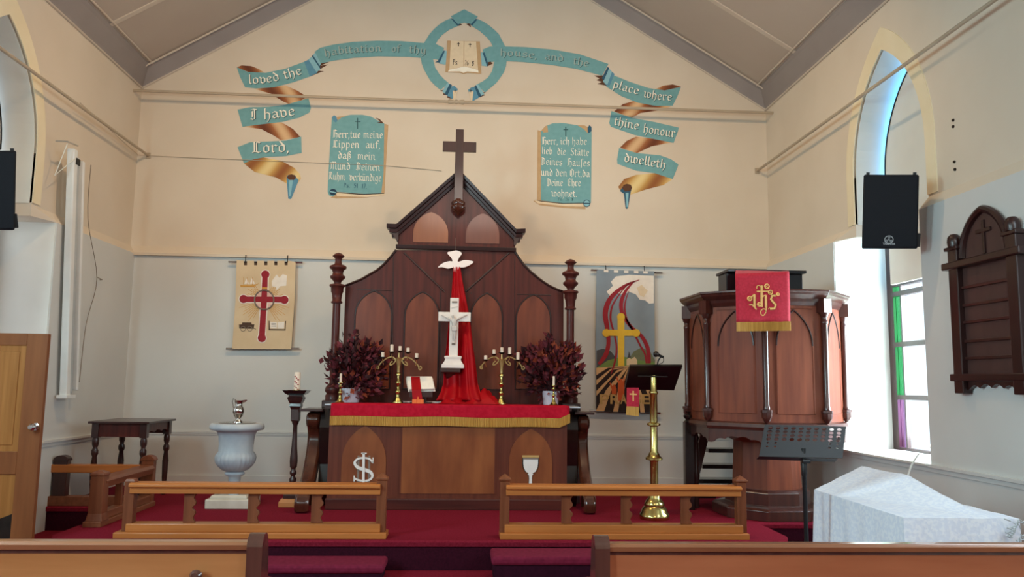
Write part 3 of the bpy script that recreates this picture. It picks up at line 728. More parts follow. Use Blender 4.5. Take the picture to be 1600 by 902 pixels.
# --- open book
t = wall_thing('painted_book', 'painted open book with pale pages marked Ps 26 8, inside the ribbon ring', 'wall painting', 723, 115)
paint('cover', f5, [(246,320),(500,326),(512,580),(400,574),(372,582),(345,572),(230,567)], 'tan', t, .009)
paint('page', f5, [(272,320),(375,325),(372,520),(330,532),(262,545)], 'pagepaint', t, .0105)
paint('page', f5, [(377,325),(470,328),(486,548),(430,532),(375,522)], 'pagepaint', t, .0105)
paint('page_edge', f5, [(262,547),(330,534),(372,522),(430,534),(486,550),(490,570),(400,562),(372,574),(345,562),(250,562)], 'cream', t, .0106)
paint('gutter', f5, [(374,325),(378,325),(376,522),(372,522)], 'tan', t, .0115)
for cx, cy in ((333, 348), (423, 353)):
    paint('small_cross', f5, [(cx-3,cy-14),(cx+3,cy-14),(cx+3,cy+18),(cx-3,cy+18)], 'ink', t, .0116)
    paint('small_cross', f5, [(cx-11,cy-6),(cx+11,cy-6),(cx+11,cy),(cx-11,cy)], 'ink', t, .0118)
lettering('Ps.', f5, [(288,510),(330,512)], 1.1, t, 'ink', None, .0120, 1.35)
lettering('26', f5, [(380,514),(413,515)], 1.0, t, 'ink', None, .0120, 1.35)
lettering('8', f5, [(434,518),(456,519)], 1.0, t, 'ink', None, .0120, 1.35)
# --- two tablets
f6 = zm(500, 170, 6.017); f7 = zm(830, 180, 6.0)
def ell(cx, cy, rx, ry, n=20): return [(cx + rx * math.cos(2 * PI * i / n), cy + ry * math.sin(2 * PI * i / n)) for i in range(n)]
t = wall_thing('painted_scroll', 'teal painted scroll left of the gable cross, German verse beginning Herr, tue meine', 'wall painting', 557, 305, 'painted verse scrolls')
paint('scroll_edge', f6, [(600,140),(642,152),(622,500),(606,806),(440,835),(150,845),(100,835),(150,800),(575,800)], 'tan', t)
paint('scroll_face', f6, [(112,82),(132,62),(152,72),(160,100),(220,72),(290,58),(400,58),(480,75),(540,110),(605,142),(598,600),(576,808),(400,800),(160,780),(128,828),(85,815),(72,780),(80,600),(98,300)], 'teal', t, .005)
paint('curled_corner', f6, [(158,78),(262,64),(205,82),(165,112)], 'tan', t, .006)
paint('curled_corner', f6, [(112,80),(132,62),(152,72),(166,112),(150,132),(128,118)], 'tealmid', t, .006)
paint('curled_corner', f6, [(520,85),(560,98),(602,140),(535,132),(570,122)], 'brownp', t, .006)
paint('rolled_foot', f6, [(150,788),(400,808),(606,798),(606,814),(440,832),(160,822)], 'pagepaint', t, .006)
paint('rolled_foot', f6, [(150,784),(400,802),(604,794),(604,800),(400,811),(150,792)], 'ink', t, .0065)
paint('roll_end', f6, ell(124, 785, 34, 30), 'navy', t, .0075)
paint('roll_end', f6, [(96,774),(152,786),(152,797),(96,785)], 'teallight', t, .008)
paint('small_cross', f6, [(350,88),(358,88),(358,190),(350,190)], 'letshadow', t, .0075)
paint('small_cross', f6, [(328,117),(382,120),(382,127),(328,124)], 'letshadow', t, .008)
for txt, a, b in (('Herr,tue meine', (120,272), (592,280)), ('Lippen  auf,', (120,366), (570,374)), ('da\u00df  mein', (165,470), (520,482)),
                  ('Mund  Deinen', (95,570), (566,586)), ('Ruhm  verk\u00fcndige', (80,668), (578,686))):
    lettering(txt, f6, [a, b], 1.45, t, 'cream', None, .0085, .84)
lettering('Ps.  51  17.', f6, [(220,742), (442,752)], .85, t, 'tealdark', None, .0085, 1.1)
t = wall_thing('painted_scroll', 'teal painted scroll right of the gable cross, German verse beginning Herr, ich habe', 'wall painting', 882, 320, 'painted verse scrolls')
paint('scroll_edge', f7, [(60,140),(95,150),(90,802),(500,840),(510,882),(300,870),(80,845),(20,805),(55,795)], 'tan', t)
paint('scroll_face', f7, [(90,150),(130,105),(200,78),(300,75),(430,95),(500,135),(532,172),(545,100),(560,110),(566,180),(560,825),(500,825),(300,826),(90,800)], 'teal', t, .005)
paint('curled_corner', f7, [(90,152),(130,105),(150,96),(158,160),(110,165),(112,150),(150,148)], 'tan', t, .006)
paint('curled_corner', f7, [(430,95),(500,98),(540,118),(530,172),(495,132)], 'tan', t, .006)
paint('curled_corner', f7, [(532,172),(528,120),(545,94),(564,112),(566,150),(545,165)], 'tealdark', t, .0062)
paint('rolled_foot', f7, [(25,795),(90,808),(300,832),(490,828),(490,858),(300,852),(60,828)], 'pagepaint', t, .006)
paint('rolled_foot', f7, [(30,793),(90,804),(300,826),(490,822),(490,829),(300,834),(90,811)], 'ink', t, .0065)
paint('roll_end', f7, ell(520, 828, 34, 34), 'navy', t, .0075)
paint('roll_end', f7, ell(520, 828, 28, 28), 'teallight', t, .0078)
paint('roll_end', f7, [(490,824),(550,824),(550,834),(490,834)], 'navy', t, .008)
paint('small_cross', f7, [(319,110),(328,110),(328,200),(319,200)], 'letshadow', t, .0075)
paint('small_cross', f7, [(302,134),(346,134),(346,142),(302,142)], 'letshadow', t, .008)
for txt, a, b in (('Herr, ich habe', (100,275), (522,278)), ('lieb  die  St\u00e4tte', (97,366), (542,384)), ('Deines  Hau\u017fes', (90,466), (550,482)),
                  ('und den Ort,da', (88,568), (550,582)), ('Deine  Ehre', (145,665), (466,668)), ('wohnet.', (188,764), (430,768))):
    lettering(txt, f7, [a, b], 1.4, t, 'cream', None, .0085, .84)
lettering('Ps.  26  8', f7, [(250,804), (395,806)], .6, t, 'letshadow', None, .0085, .8)
# ================================================================== TIE RODS AND WIRES
yr = D - .26
za, zb_ = P(213, 140, yr), P(1203, 178, yr)
mb = MB(); t = thing('tie_rod', 'cream painted tie rod crossing the end wall below the painted ring', 'rod', (0, yr, za.z - .03))
MB().tube([(-HW, yr, (za.z + zb_.z) / 2), (HW, yr, (za.z + zb_.z) / 2)], .02, 8).build('bar', 'rodpaint', t, smooth=True)
cx_ = P(713, 160, yr).x; zz = (za.z + zb_.z) / 2
MB().tube([(cx_ - .12, yr, zz), (cx_ - .10, yr, zz), (cx_ - .07, yr, zz), (cx_ - .03, yr, zz), (cx_, yr, zz), (cx_ + .03, yr, zz), (cx_ + .07, yr, zz), (cx_ + .10, yr, zz), (cx_ + .12, yr, zz)],
          [.018, .034, .034, .022, .036, .022, .034, .034, .018], 8).build('turnbuckle', 'rodpaint', t, smooth=True)
for s, px, lab in ((-1, (218, 243), 'cream tie rod running back along the left side wall'), (1, (1205, 268), 'cream tie rod running back along the right side wall')):
    z = P(px[0], px[1], D).z; x = s * 4.20
    t = thing('tie_rod', lab, 'rod', (x, 3.5, z - .02))
    MB().tube([(x, NY, z), (x, D, z)], .018, 8).build('bar', 'rodpaint', t, smooth=True)
    MB().lathe([(0, 0), (.035, 0), (.035, .015), (.015, .02), (.015, .05)], x, D - .05, 12)
    mb = MB(); mb.box(x - .03, x + .03, D - .012, D - .001, z - .04, z + .04); mb.build('wall_plate', 'rodpaint', t)
z = P(218, 243, D).z
tag(MB().tube([(-HW + .13, D - 1.9, z + .05), (-HW + .02, D - .02, z + .0), (-3.6, D - .012, P(300, 247, D).z), (-1.0, D - .012, P(560, 258, D).z), P(690, 267, D - .012)], .004, 5).build('wire', 'rodpaint'),
    'thin cream wire strung across the end wall at the height of the painted scrolls', 'wire')

# ================================================================== REREDOS
YR = 9.45
q = lambda x, y: xz(x, y, YR)
g1 = zm(590, 190, 4.1); g2 = zm(500, 380, 5.636); g4 = zm(480, 360, 3.007)
t = thing('altar_screen', 'tall dark mahogany gabled altar screen with pointed panels behind the altar', 'altar screen', (P(715, 600, YR).x, YR + .05, F))
A = lambda f, pts: [q(*f(x, y)) for x, y in pts]
low = A(g2, [(670,60),(625,118),(560,190),(500,240),(430,280),(365,318),(300,345),(225,375)])
lowr = A(g4, [(975,100),(995,130),(1020,165),(1050,195),(1080,220),(1110,243),(1140,262),(1172,277),(1205,290)])
xl0 = q(533, 620)[0]; xr0 = q(883, 620)[0]
body = [(low[-1][0] - .0, F)] + low[::-1] + lowr + [(lowr[-1][0], F)]
MB().prism(body, 'xz', YR, YR + .07).build('back_panel', 'mah', t)
# edge bead following the shoulders
for pts in (low, lowr):
    MB().tube([(x, YR - .004, z) for x, z in pts], .014, 8).build('edge_bead', 'mahline', t, smooth=True)
up = A(g1, [(130,815),(130,765),(128,705),(520,345),(880,715),(876,765),(878,835)])
MB().prism(up, 'xz', YR - .01, YR + .07).build('gable_panel', 'mah', t)
mb = MB(); a, b = A(g1, [(118,805),(887,828)])
mb.loft([[(x, YR - .03, z), (x, YR + .05, z), (x, YR + .05, z + .05), (x, YR - .04, z + .05)] for x, z in ((a[0], a[1] - .02), (b[0], b[1] - .02))])
mb.build('moulding', 'mahline', t, bevel=.006)
# raking gable mouldings
for outer in ([(62,663),(125,665),(522,318)], [(945,695),(885,697),(522,318)]):
    for k, (dz, yy, th) in enumerate(((0, .10, .05), (-.055, .07, .045), (-.10, .045, .05))):
        pts = A(g1, outer)
        mb = MB(); R = []
        s_ = 1 if pts[0][0] > 0 else -1
        for i, (x, z) in enumerate(pts):
            R.append([(x - s_ * .0, YR - yy, z + dz), (x, YR + .08, z + dz), (x, YR + .08, z + dz - th), (x, YR - yy + .012, z + dz - th)])
        if k: R[0] = [(p[0] - s_ * .03 * k, p[1], p[2]) for p in R[0]]
        mb.loft(R); mb.build('gable_moulding', ('mahline', 'mahdark', 'mahline')[k], t, bevel=.005)
# little brackets under the eaves
for pts in ([(85,703),(105,735),(125,770),(135,765),(135,705)], [(922,735),(905,758),(880,800),(872,795),(872,735)]):
    MB().prism(A(g1, pts), 'xz', YR - .045, YR + .06).build('eave_bracket', 'mahdark', t)
# pointed panels: lower four and upper two
def panel(par, f, cx, x0, x1, za_, zs_, zb, mat, Y=YR, line=True, nm='pointed_panel'):
    qq = lambda x, y: xz(*f(x, y), Y)
    X0 = qq(x0, zs_)[0]; X1 = qq(x1, zs_)[0]; top = qq(cx, za_)[1]; sp = qq(cx, zs_)[1]; bt = qq(cx, zb)[1]
    g = gothic(X0, X1, bt, sp, top, 12)
    MB().prism(g, 'xz', Y - .008, Y + .01).build(nm, mat, par)
    if line:
        MB().tube([(x, Y - .009, z) for x, z in g], .0095, 6, closed=True).build('panel_moulding', 'mahline', par, smooth=True)
panel(t, g4, 315, 226, 397, 285, 400, 745, 'mahpanel')
panel(t, g4, 548, 459, 620, 290, 405, 745, 'mahpanel')
panel(t, g4, 842, 768, 917, 295, 408, 747, 'mahpanel')
panel(t, g4, 1064, 982, 1143, 302, 415, 747, 'mahpanel')
panel(t, g1, 342, 228, 452, 582, 720, 775, 'mahglow', YR - .01, False, 'gable_inset')
panel(t, g1, 675, 565, 780, 590, 730, 782, 'mahred', YR - .01, False, 'gable_inset')
for pts in (((455,105),(645,288)), ((950,105),(745,288))):
    a, b = A(g4, pts)
    MB().tube([(a[0], YR - .003, a[1]), (b[0], YR - .003, b[1])], .012, 6).build('diagonal_strip', 'mahdark', t, smooth=True)
for pts in (((235,278),(397,283)), ((985,300),(1145,305)), ((625,285),(625,760)), ((770,290),(770,300)), ((405,120),(400,700)), ((975,130),(975,700))):
    a, b = A(g4, pts)
    MB().tube([(a[0], YR - .001, a[1]), (b[0], YR - .001, b[1])], .006, 6).build('joint_bead', 'mahdark', t, smooth=True)
# cross above the gable and its turned pendant
yc = YR - .13
cz = lambda x, y: xz(*g1(x, y), yc)
c = MB()
a0, a1 = cz(503, 48), cz(553, 48); b0, b1 = cz(488, 512), cz(546, 512)
c.loft([[(a0[0], yc, a0[1]), (a1[0], yc, a0[1]), (a1[0], yc + .05, a0[1]), (a0[0], yc + .05, a0[1])], [(b0[0], yc, b0[1]), (b1[0], yc, b0[1]), (b1[0], yc + .05, b0[1]), (b0[0], yc + .05, b0[1])]])
e0, e1 = cz(418, 125), cz(632, 195)
h0, h1 = cz(418, 188)[1], cz(632, 131)[1]
c.box(e0[0], e1[0], yc + .004, yc + .046, h0, h1)
cr = c.build('gable_cross', 'mahdark', t, bevel=.004)
px_, pz = cz(516, 540)
MB().lathe([(0, -.12), (.02, -.10), (.03, -.085), (.06, -.07), (.085, -.04), (.09, -.01), (.075, .01), (.085, .03), (.08, .055), (.05, .07), (.04, .09), (0, .09)], px_, yc + .03, 18).M
mb = MB(); mb.lathe([(0, pz - .12), (.02, pz - .10), (.03, pz - .085), (.06, pz - .07), (.085, pz - .04), (.09, pz - .01), (.075, pz + .01), (.085, pz + .03), (.08, pz + .055), (.05, pz + .07), (.04, pz + .09), (0, pz + .09)], px_, yc + .03, 18)
mb.build('pendant', 'scroll', cr, smooth=True)
# turned side columns
def column(par, fx, ftop, Y, mirror=1):
    """profile measured in the photograph: list of (r_px, y_px)"""
    prof = [(1, 395), (6, 397), (9.5, 400.5), (5.5, 404), (5, 409), (6, 413), (12, 415.5), (13.5, 417.5), (13, 420), (9.5, 422), (8, 427), (9, 430), (12, 432), (11.5, 435), (7, 439), (5.3, 442), (5.5, 443.5), (12, 445), (12.5, 447.5), (10, 449.5), (9.7, 456), (8, 459.5), (7, 470), (9, 472), (8.7, 474), (6, 475)]
    X = P(fx, 440, Y).x
    k = P(fx + 1, 440, Y).x - X
    dy = ftop - 395
    pr = [(r * k, xz(fx, y + dy, Y)[1]) for r, y in prof]
    z1 = 1.46
    pr += [(6.0 * k, pr[-1][1] - .4), (6.6 * k, z1 + .12), (9 * k, z1 + .10), (12 * k, z1 + .07), (13 * k, z1 + .03), (10 * k, z1), (12 * k, z1 - .02), (12 * k, 1.38), (0.5, 1.38)]
    pr = [p for p in pr if p[0] != 0.5]
    mb = MB(); mb.lathe(pr[::-1], X, Y, 20); mb.build('column', 'mah', par, smooth=True, ang=50)
    MB().box(X - .11, X + .11, Y - .1, Y + .1, F, 1.385).build('column_plinth', 'mahdark', par, bevel=.01)
column(t, 527.5, 395, 9.30)
column(t, 891.5, 405, 9.30)

# ================================================================== ALTAR
YA = 8.72
ax0, ax1 = P(513, 700, YA).x, P(886, 700, YA).x
ZA = 1.345
t = thing('altar', 'wooden altar front with two pointed panels under red frontal cloth', 'altar', ((ax0 + ax1) / 2, 9.05, F))
MB().box(ax0, ax1, YA, 9.18, F + .1, ZA).build('body', 'altarwood', t, bevel=.004)
MB().box(ax0 + .2, ax1 - .2, 9.18, 9.44, F + .3, ZA).build('rear_shelf', 'mahdark', t)
MB().box(ax0 - .01, ax1 + .01, YA - .03, 9.18, F, F + .115).build('plinth', 'mahx', t, bevel=.008)
MB().box(ax0 - .05, ax1 + .05, YA - .01, 9.19, ZA - .04, ZA).build('table_slab', 'mahdark', t, bevel=.005)
g3 = zm(300, 600, 3.47); g9 = zm(770, 640, 5.01)
panel(t, g3, 940, 812, 1052, 228, 420, 560, 'altarpanel', YA, False)
panel(t, g9, 298, 128, 464, 155, 400, 655, 'altarpanel', YA, False)
x0, z1 = xz(628, 667, YA); x1, z0 = xz(773, 772, YA)
MB().box(x0, x1, YA - .006, YA + .01, z0, z1).build('centre_panel', 'altarpanel', t)
for x in (x0, x1): MB().box(x - .008, x + .008, YA - .01, YA + .005, z0, z1).build('panel_moulding', 'altarwood', t)
# monogram
ym = YA - .022
gm = zm(460, 630, 4.75)
mm = lambda x, y: xz(*gm(x, y), ym)
grp = MB()
def bar2(mb, pts, wpx, f, Y, th):
    """ribbon of given pixel width along pts"""
    P_ = [Vector(xz(*f(x, y), Y)) for x, y in pts]; k = (Vector(xz(*f(1, 0), Y)) - Vector(xz(*f(0, 0), Y))).length
    ws = wpx if isinstance(wpx, (list, tuple)) else [wpx] * len(P_)
    R = []
    for i, p in enumerate(P_):
        tt = (P_[min(i + 1, len(P_) - 1)] - P_[max(i - 1, 0)]).normalized(); n_ = Vector((-tt.y, tt.x)) * ws[i] * k / 2
        R.append([(p.x + n_.x, Y, p.y + n_.y), (p.x - n_.x, Y, p.y - n_.y), (p.x - n_.x, Y + th, p.y - n_.y), (p.x + n_.x, Y + th, p.y + n_.y)])
    mb.loft(R); return mb
sp_ = smoothpts([(583,445),(560,418),(520,408),(470,415),(447,445),(470,478),(520,495),(565,515),(578,545),(555,572),(510,578),(470,572),(448,560)], 4)
wS = [10 + 12 * math.sin(PI * i / (len(sp_) - 1)) for i in range(len(sp_))]
for i in range(len(sp_)):
    tt = i / (len(sp_) - 1)
    wS[i] = 13 + 12 * math.exp(-((tt - .5) / .18) ** 2)
mg = bar2(MB(), sp_, wS, gm, ym, .012)
mo = mg.build('letter_s', 'white', t)
bar2(MB(), [(583,405),(583,448)], 8, gm, ym, .012).build('serif', 'white', mo)
bar2(MB(), [(443,540),(443,582)], 8, gm, ym, .012).build('serif', 'white', mo)
io = bar2(MB(), [(514,372),(511,640)], 18, gm, ym - .013, .012).build('letter_i', 'white', t)
bar2(MB(), [(496,374),(536,374)], 9, gm, ym - .013, .012).build('serif', 'white', io)
bar2(MB(), [(490,640),(532,640)], 9, gm, ym - .013, .012).build('serif', 'white', io)
ho = bar2(MB(), [(476,390),(470,640)], 15, gm, ym + .012, .008).build('letter_h', 'bgrey', t)
bar2(MB(), [(556,390),(552,640)], 15, gm, ym + .012, .008).build('letter_h', 'bgrey', t)
bar2(MB(), [(476,500),(552,500)], 10, gm, ym + .012, .008).build('crossbar', 'bgrey', ho)
# chalice
gc = lambda x, y: xz(*g9(x, y), ym)
cx_, _ = gc(297, 400); kk = gc(298, 400)[0] - cx_
pr = [(r * kk, gc(297, y)[1]) for r, y in ((0.5, 640), (36, 640), (34, 630), (12, 600), (10, 540), (13, 515), (22, 508), (14, 500), (38, 488), (54, 455), (58, 420), (57, 388))]
mb = MB(); mb.prism([(cx_ - r, z) for r, z in pr] + [(cx_ + r, z) for r, z in pr[::-1]], 'xz', ym, ym + .014)
ch = mb.build('chalice_emblem', 'white', t)
mb = MB(); mb.prism([(cx_ - r * 1.1 - 3 * kk, z) for r, z in pr] + [(cx_ + r * 1.1 + 3 * kk, z) for r, z in pr[::-1]], 'xz', ym + .014, ym + .018); mb.build('outline', 'bgrey', ch)
MB().box(cx_ - 62 * kk, cx_ + 62 * kk, ym - .004, ym + .014, gc(0, 388)[1], gc(0, 376)[1]).build('rim', 'bgrey', ch)
MB().box(cx_ - 66 * kk, cx_ + 66 * kk, ym - .004, ym + .014, gc(0, 374)[1], gc(0, 358)[1]).build('host_bar', 'bgoldlet', ch)
# scrolled consoles either side
for s, xa, xb, lab in ((-1, P(480, 690, 8.9).x - .02, P(480, 690, 8.9).x + .13, 'polished scroll bracket at the left end of the altar'), (1, P(903, 690, 8.9).x, P(903, 690, 8.9).x + .13, 'polished scroll bracket at the right end of the altar')):
    tt = thing('scroll_bracket', lab, 'bracket', ((xa + xb) / 2, 8.9, F), 'scroll brackets of the altar')
    pr = smoothpts([(9.02, 1.27), (8.90, 1.25), (8.855, 1.19), (8.875, 1.12), (8.95, 1.07), (8.99, 1.0), (8.97, .90), (8.90, .78), (8.80, .66), (8.68, .56), (8.56, .49), (8.46, .43), (8.42, .35), (8.43, .27)], 4) + [(8.45, F), (8.66, F), (8.70, .40), (8.95, .62), (9.2, .95), (9.2, 1.27)]
    MB().prism(pr, 'yz', xa, xb).build('scroll_leg', 'scroll', tt, bevel=.03, smooth=True)
    MB().box(xa - .05, xb + .04, 8.80, 9.25, 1.27, 1.30).build('cap', 'mahdark', tt, bevel=.008)
    xi, xo = (xb, ax0 - .012) if s < 0 else (ax1 + .012, xa)
    MB().prism([(9.0, F), (9.35, F), (9.35, 1.32), (8.95, 1.32), (8.86, 1.1), (8.93, .7), (8.9, .4)], 'yz', xi + .004, xo - .004).build('side_panel', 'ebony', tt)

# cloths on the altar
lx0, lx1 = ax0 - .055, P(908, 640, 8.8).x
tag(MB().box(lx0, lx1 - .02, YA - .014, 9.18, ZA + .0005, ZA + .012).build('altar_linen', 'vase'), 'white linen cloth edge showing at both ends of the altar under the red cloth', 'cloth')
cx0, cx1 = P(517, 640, YA - .03).x, P(890, 640, YA - .03).x
t = thing('altar_cloth', 'long crimson altar cloth with gold fringe hanging over the altar front', 'cloth', ((cx0 + cx1) / 2, YA - .03, 1.1))
yf = YA - .03
zt = ZA + .019
zr0, zr1 = P(517, 651, yf).z, P(890, 655, yf).z
def cl(u, v):
    x = cx0 + (cx1 - cx0) * u
    zb = zr0 + (zr1 - zr0) * u + .004 * math.sin(u * 17)
    if u > .955: zb += (u - .955) * 1.2
    if v < .45: return (x, 9.18 + (yf + .01 - 9.18) * (v / .45), zt)
    w_ = (v - .45) / .55
    return (x, yf - .004 * math.sin(u * 40) * w_, zt + (zb - zt) * w_)
MB().grid(60, 16, cl).build('cloth', 'red', t, smooth=True, solid=.006)
def fr(u, v):
    x = cx0 - .005 + (cx1 - cx0 + .008) * u
    zb = zr0 + (zr1 - zr0) * u + .004 * math.sin(u * 17)
    if u > .955: zb += (u - .955) * 1.2
    return (x, yf - .010 - .005 * math.sin(u * 900) , zb + .006 - (.098) * v)
MB().grid(420, 2, fr).build('fringe', 'gold', t, solid=.004)

# ================================================================== ON THE ALTAR
ZT = zt + .004
# --- small candlesticks
def candlestick(px, base_y, tip_y, Y, lab, clab):
    X = P(px, base_y, Y).x; z0 = ZT; z1 = P(px, tip_y, Y).z; H = z1 - z0; hs = H * .70
    pr = [(0.0, 0), (.048, 0), (.050, .012), (.036, .022), (.022, .05), (.014, .10), (.012, .12), (.022, .135), (.022, .15), (.011, .165), (.009, .21), (.018, .225), (.018, .24), (.009, .255), (.011, .27), (.026, .28), (.026, .29), (0, .29)]
    k = hs / .29
    tt = MB().lathe([(r, z0 + z * k) for r, z in pr], X, Y, 14).build('candlestick', 'brass', None, smooth=True, ang=60)
    tag(tt, lab, 'candlestick', 'small brass candlesticks')
    o = MB().lathe([(0, z0 + hs), (.013, z0 + hs), (.013, z1 - .004), (.008, z1), (0, z1)], X, Y, 10).build('candle', 'wax', None, smooth=True)
    tag(o, clab, 'candle', 'altar candles')
candlestick(531, 629, 584, 8.80, 'small brass candlestick at the left end of the altar', 'slim white candle in the small candlestick at left end of altar')
candlestick(865, 632, 588, 8.80, 'small brass candlestick at the right end of the altar', 'slim white candle in the small candlestick at right end of altar')
# --- five-light candelabra
def candelabrum(px, Y, ys, cand, side, ends):
    X = P(px, 600, Y).x; k = P(px + 1, 600, Y).x - X
    zz = lambda y: P(px, y, Y).z
    t = thing('candelabrum', 'brass five light candelabrum with scrolled arms, %s of the altar crucifix' % side, 'candelabrum', (X, Y, ZT), 'brass candelabra')
    zt_ = zz(ys[0]); H = zz(582 if px < 700 else 584) - ZT
    pr = [(0, 0), (.062, 0), (.064, .014), (.05, .03), (.028, .06), (.018, .10), (.030, .12), (.030, .135), (.016, .15), (.013, .20), (.028, .215), (.028, .235), (.014, .25), (.012, .30), (.03, .31), (.03, .325), (.014, .34), (0, .34)]
    f = H / .34
    MB().lathe([(r, ZT + z * f) for r, z in pr], X, Y, 16).build('stem', 'brass', t, smooth=True, ang=60)
    zb = ZT + H
    MB().lathe([(0, zb), (.018, zb), (.020, zb + .07), (.040, zt_), (0.012, zt_ + .01), (.008, zt_ + .06), (0, zt_ + .06)], X, Y, 10).build('socket_shaft', 'brassdull', t, smooth=True)
    for s in (-1, 1):
        e = ends[0] if s < 0 else ends[1]
        pts = [(0, 568), (s * 8, 559), (s * 16, 559), (s * 24, 564), (s * 31, 572), (e - s * 3, 576.5), (e, 576.5), (e + s * .5, 573.5), (e - s * 2, 572)]
        pts = smoothpts([(X + a * k, zz(y)) for a, y in pts], 5)
        MB().tube([(x, Y, z) for x, z in pts], .0085, 6).build('arm', 'brassdull', t, smooth=True)
        c0 = (X + s * 10.5 * k, zz(567))
        sp = [(c0[0] + s * math.cos(-1.2 + 6.5 * i / 24) * (6.2 - 4.4 * i / 24) * k * -1, c0[1] + math.sin(1.2 + 6.5 * i / 24) * (6.2 - 4.4 * i / 24) * k) for i in range(25)]
        MB().tube([(x, Y - .004, z) for x, z in sp], .0075, 6).build('scrollwork', 'brassdull', t, smooth=True)
    for i, (cxp, b, tp) in enumerate(cand):
        x = X + (cxp - px) * k; z0 = zz(b); z1 = zz(tp)
        yy = Y - .035 if i != 2 else Y
        cu = MB().lathe([(0, z0 - .022), (.012, z0 - .02), (.036, z0 - .004), (.038, z0), (0, z0)], x, yy, 12).build('drip_pan', 'darkmetal', t, smooth=True)
        if i != 2:
            MB().tube([(x, yy, z0 - .02), (x, yy + .015, z0 - .05), (x + (.01 if cxp < px else -.01), Y, z0 - .085)], .006, 6).build('pan_stem', 'brassdull', t, smooth=True)
        o = MB().lathe([(0, z0 + .001), (.019, z0 + .001), (.019, z1 - .004), (.014, z1), (0, z1)], x, yy, 10).build('candle', 'wax', None, smooth=True)
        nm = ('outermost left', 'second from left', 'centre', 'second from right', 'outermost right')[i]
        tag(o, 'short cream candle, %s on the candelabrum %s of the crucifix' % (nm, side), 'candle', 'candelabra candles')
candelabrum(622, 8.98, (560, 0), [(597, 558.5, 551), (611, 550, 539), (623.5, 548, 541), (636.5, 550, 543.5), (650, 559, 552)], 'left', (-34, 35))
candelabrum(783.5, 8.98, (562, 0), [(758, 562.5, 556), (771, 553.5, 547), (783.5, 551, 543), (795.5, 553.5, 543), (808.5, 562, 550.5)], 'right', (-33, 35))

# --- missal on stand with marker
ybk = 9.0
t = thing('altar_book', 'open white book on a stand with red marker hanging down, left of the red drape', 'book', (P(660, 625, ybk).x, ybk, ZT))
b = [P(635, 590, ybk + .10), P(675, 590, ybk + .10), P(679, 609, ybk - .02), P(639, 610, ybk - .02)]
mb = MB(); n = (b[1] - b[0]).cross(b[3] - b[0]).normalized() * .018
mb.loft([[p + n for p in b], [p - n for p in b]]); mb.build('pages', 'paper', t, bevel=.003)
mb = MB(); bb = [p + (p - sum(b, Vector()) / 4) * .06 for p in b]; s_ = 1 if n.y > 0 else -1
mb.loft([[p + n * s_ * 1.02 for p in bb], [p + n * s_ * 1.5 for p in bb]]); mb.build('cover', 'bwhite', t)
mb = MB()
a0 = P(637, 610, ybk - .035); a1 = P(679, 610, ybk - .035)
mb.box(a0.x + .02, a1.x - .02, ybk - .05, ybk + .02, ZT + .07, a0.z - .012); mb.box(a0.x + .09, a1.x - .09, ybk, ybk + .06, ZT + .015, ZT + .08); mb.box(a0.x + .03, a1.x - .03, ybk - .06, ybk + .09, ZT, ZT + .016)
mb.build('stand', 'mahdark', t, bevel=.003)
mk = [(P(642, 589, ybk + .085), P(656, 589, ybk + .085)), (P(643.5, 610, ybk - .06), P(658, 610, ybk - .06)), (P(645, 625, ybk - .068), P(660, 625, ybk - .068))]
MB().grid(1, 2, lambda u, v: mk[round(v * 2)][0].lerp(mk[round(v * 2)][1], u)).build('marker', 'satin', t, solid=.005)
e0, e1 = P(644, 625, ybk - .07), P(662, 625, ybk - .07)
mkf = MB().box(e0.x, e1.x, ybk - .075, ybk - .066, ZT + .0, e0.z + .006).build('marker_fringe', 'orange', t)
MB().box((e0.x + e1.x) / 2 - .006, (e0.x + e1.x) / 2 + .006, ybk - .08, ybk - .075, e0.z - .002, e0.z + .035).build('marker_cross', 'orange', t)
# white linen strip laid along the altar behind the cloth edge
tag(MB().box(P(626, 627, 9.15).x, P(690, 627, 9.15).x, 9.12, 9.17, ZT, ZT + .02).build('folded_cloth', 'white', bevel=.004), 'folded white cloth strip lying on the altar behind the open book', 'cloth')

# --- crucifix on its bracket
yx = 9.13
g6 = zm(620, 380, 3.467)
k6 = lambda x, y: xz(*g6(x, y), yx)
bt = k6(287, 678)
t = thing('crucifix', 'white crucifix with pale figure standing on a wooden bracket before the red drape', 'crucifix', (bt[0], yx, bt[1]))
mb = MB()
a, b_, c_, d_ = k6(290, 298), k6(337, 298), k6(330, 617), k6(283, 617)
mb.loft([[(a[0], yx - .03, a[1]), (b_[0], yx - .03, a[1]), (b_[0], yx + .02, a[1]), (a[0], yx + .02, a[1])], [(d_[0], yx - .03, d_[1]), (c_[0], yx - .03, d_[1]), (c_[0], yx + .02, d_[1]), (d_[0], yx + .02, d_[1])]])
mb.build('upright', 'alabaster', t, bevel=.004)
a, b_ = k6(225, 424), k6(401, 377)
MB().box(a[0], b_[0], yx - .0305, yx + .0195, a[1], b_[1]).build('crossbeam', 'alabaster', t, bevel=.004)
zb = lambda y: k6(290, y)[1]
prof = [(84, 678), (84, 660), (76, 655), (62, 640), (58, 630), (64, 622), (64, 614), (48, 612)]
kx = k6(1, 0)[0] - k6(0, 0)[0]; cxm = k6(304, 650)[0]
MB().loft([[(cxm - r * kx * .72, yx - .03 - r * kx * .28, zb(y)), (cxm + r * kx * .72, yx - .03 - r * kx * .28, zb(y)), (cxm + r * kx * .72, yx + .045, zb(y)), (cxm - r * kx * .72, yx + .045, zb(y))] for r, y in prof]).build('pedestal', 'alabaster', t, bevel=.004)
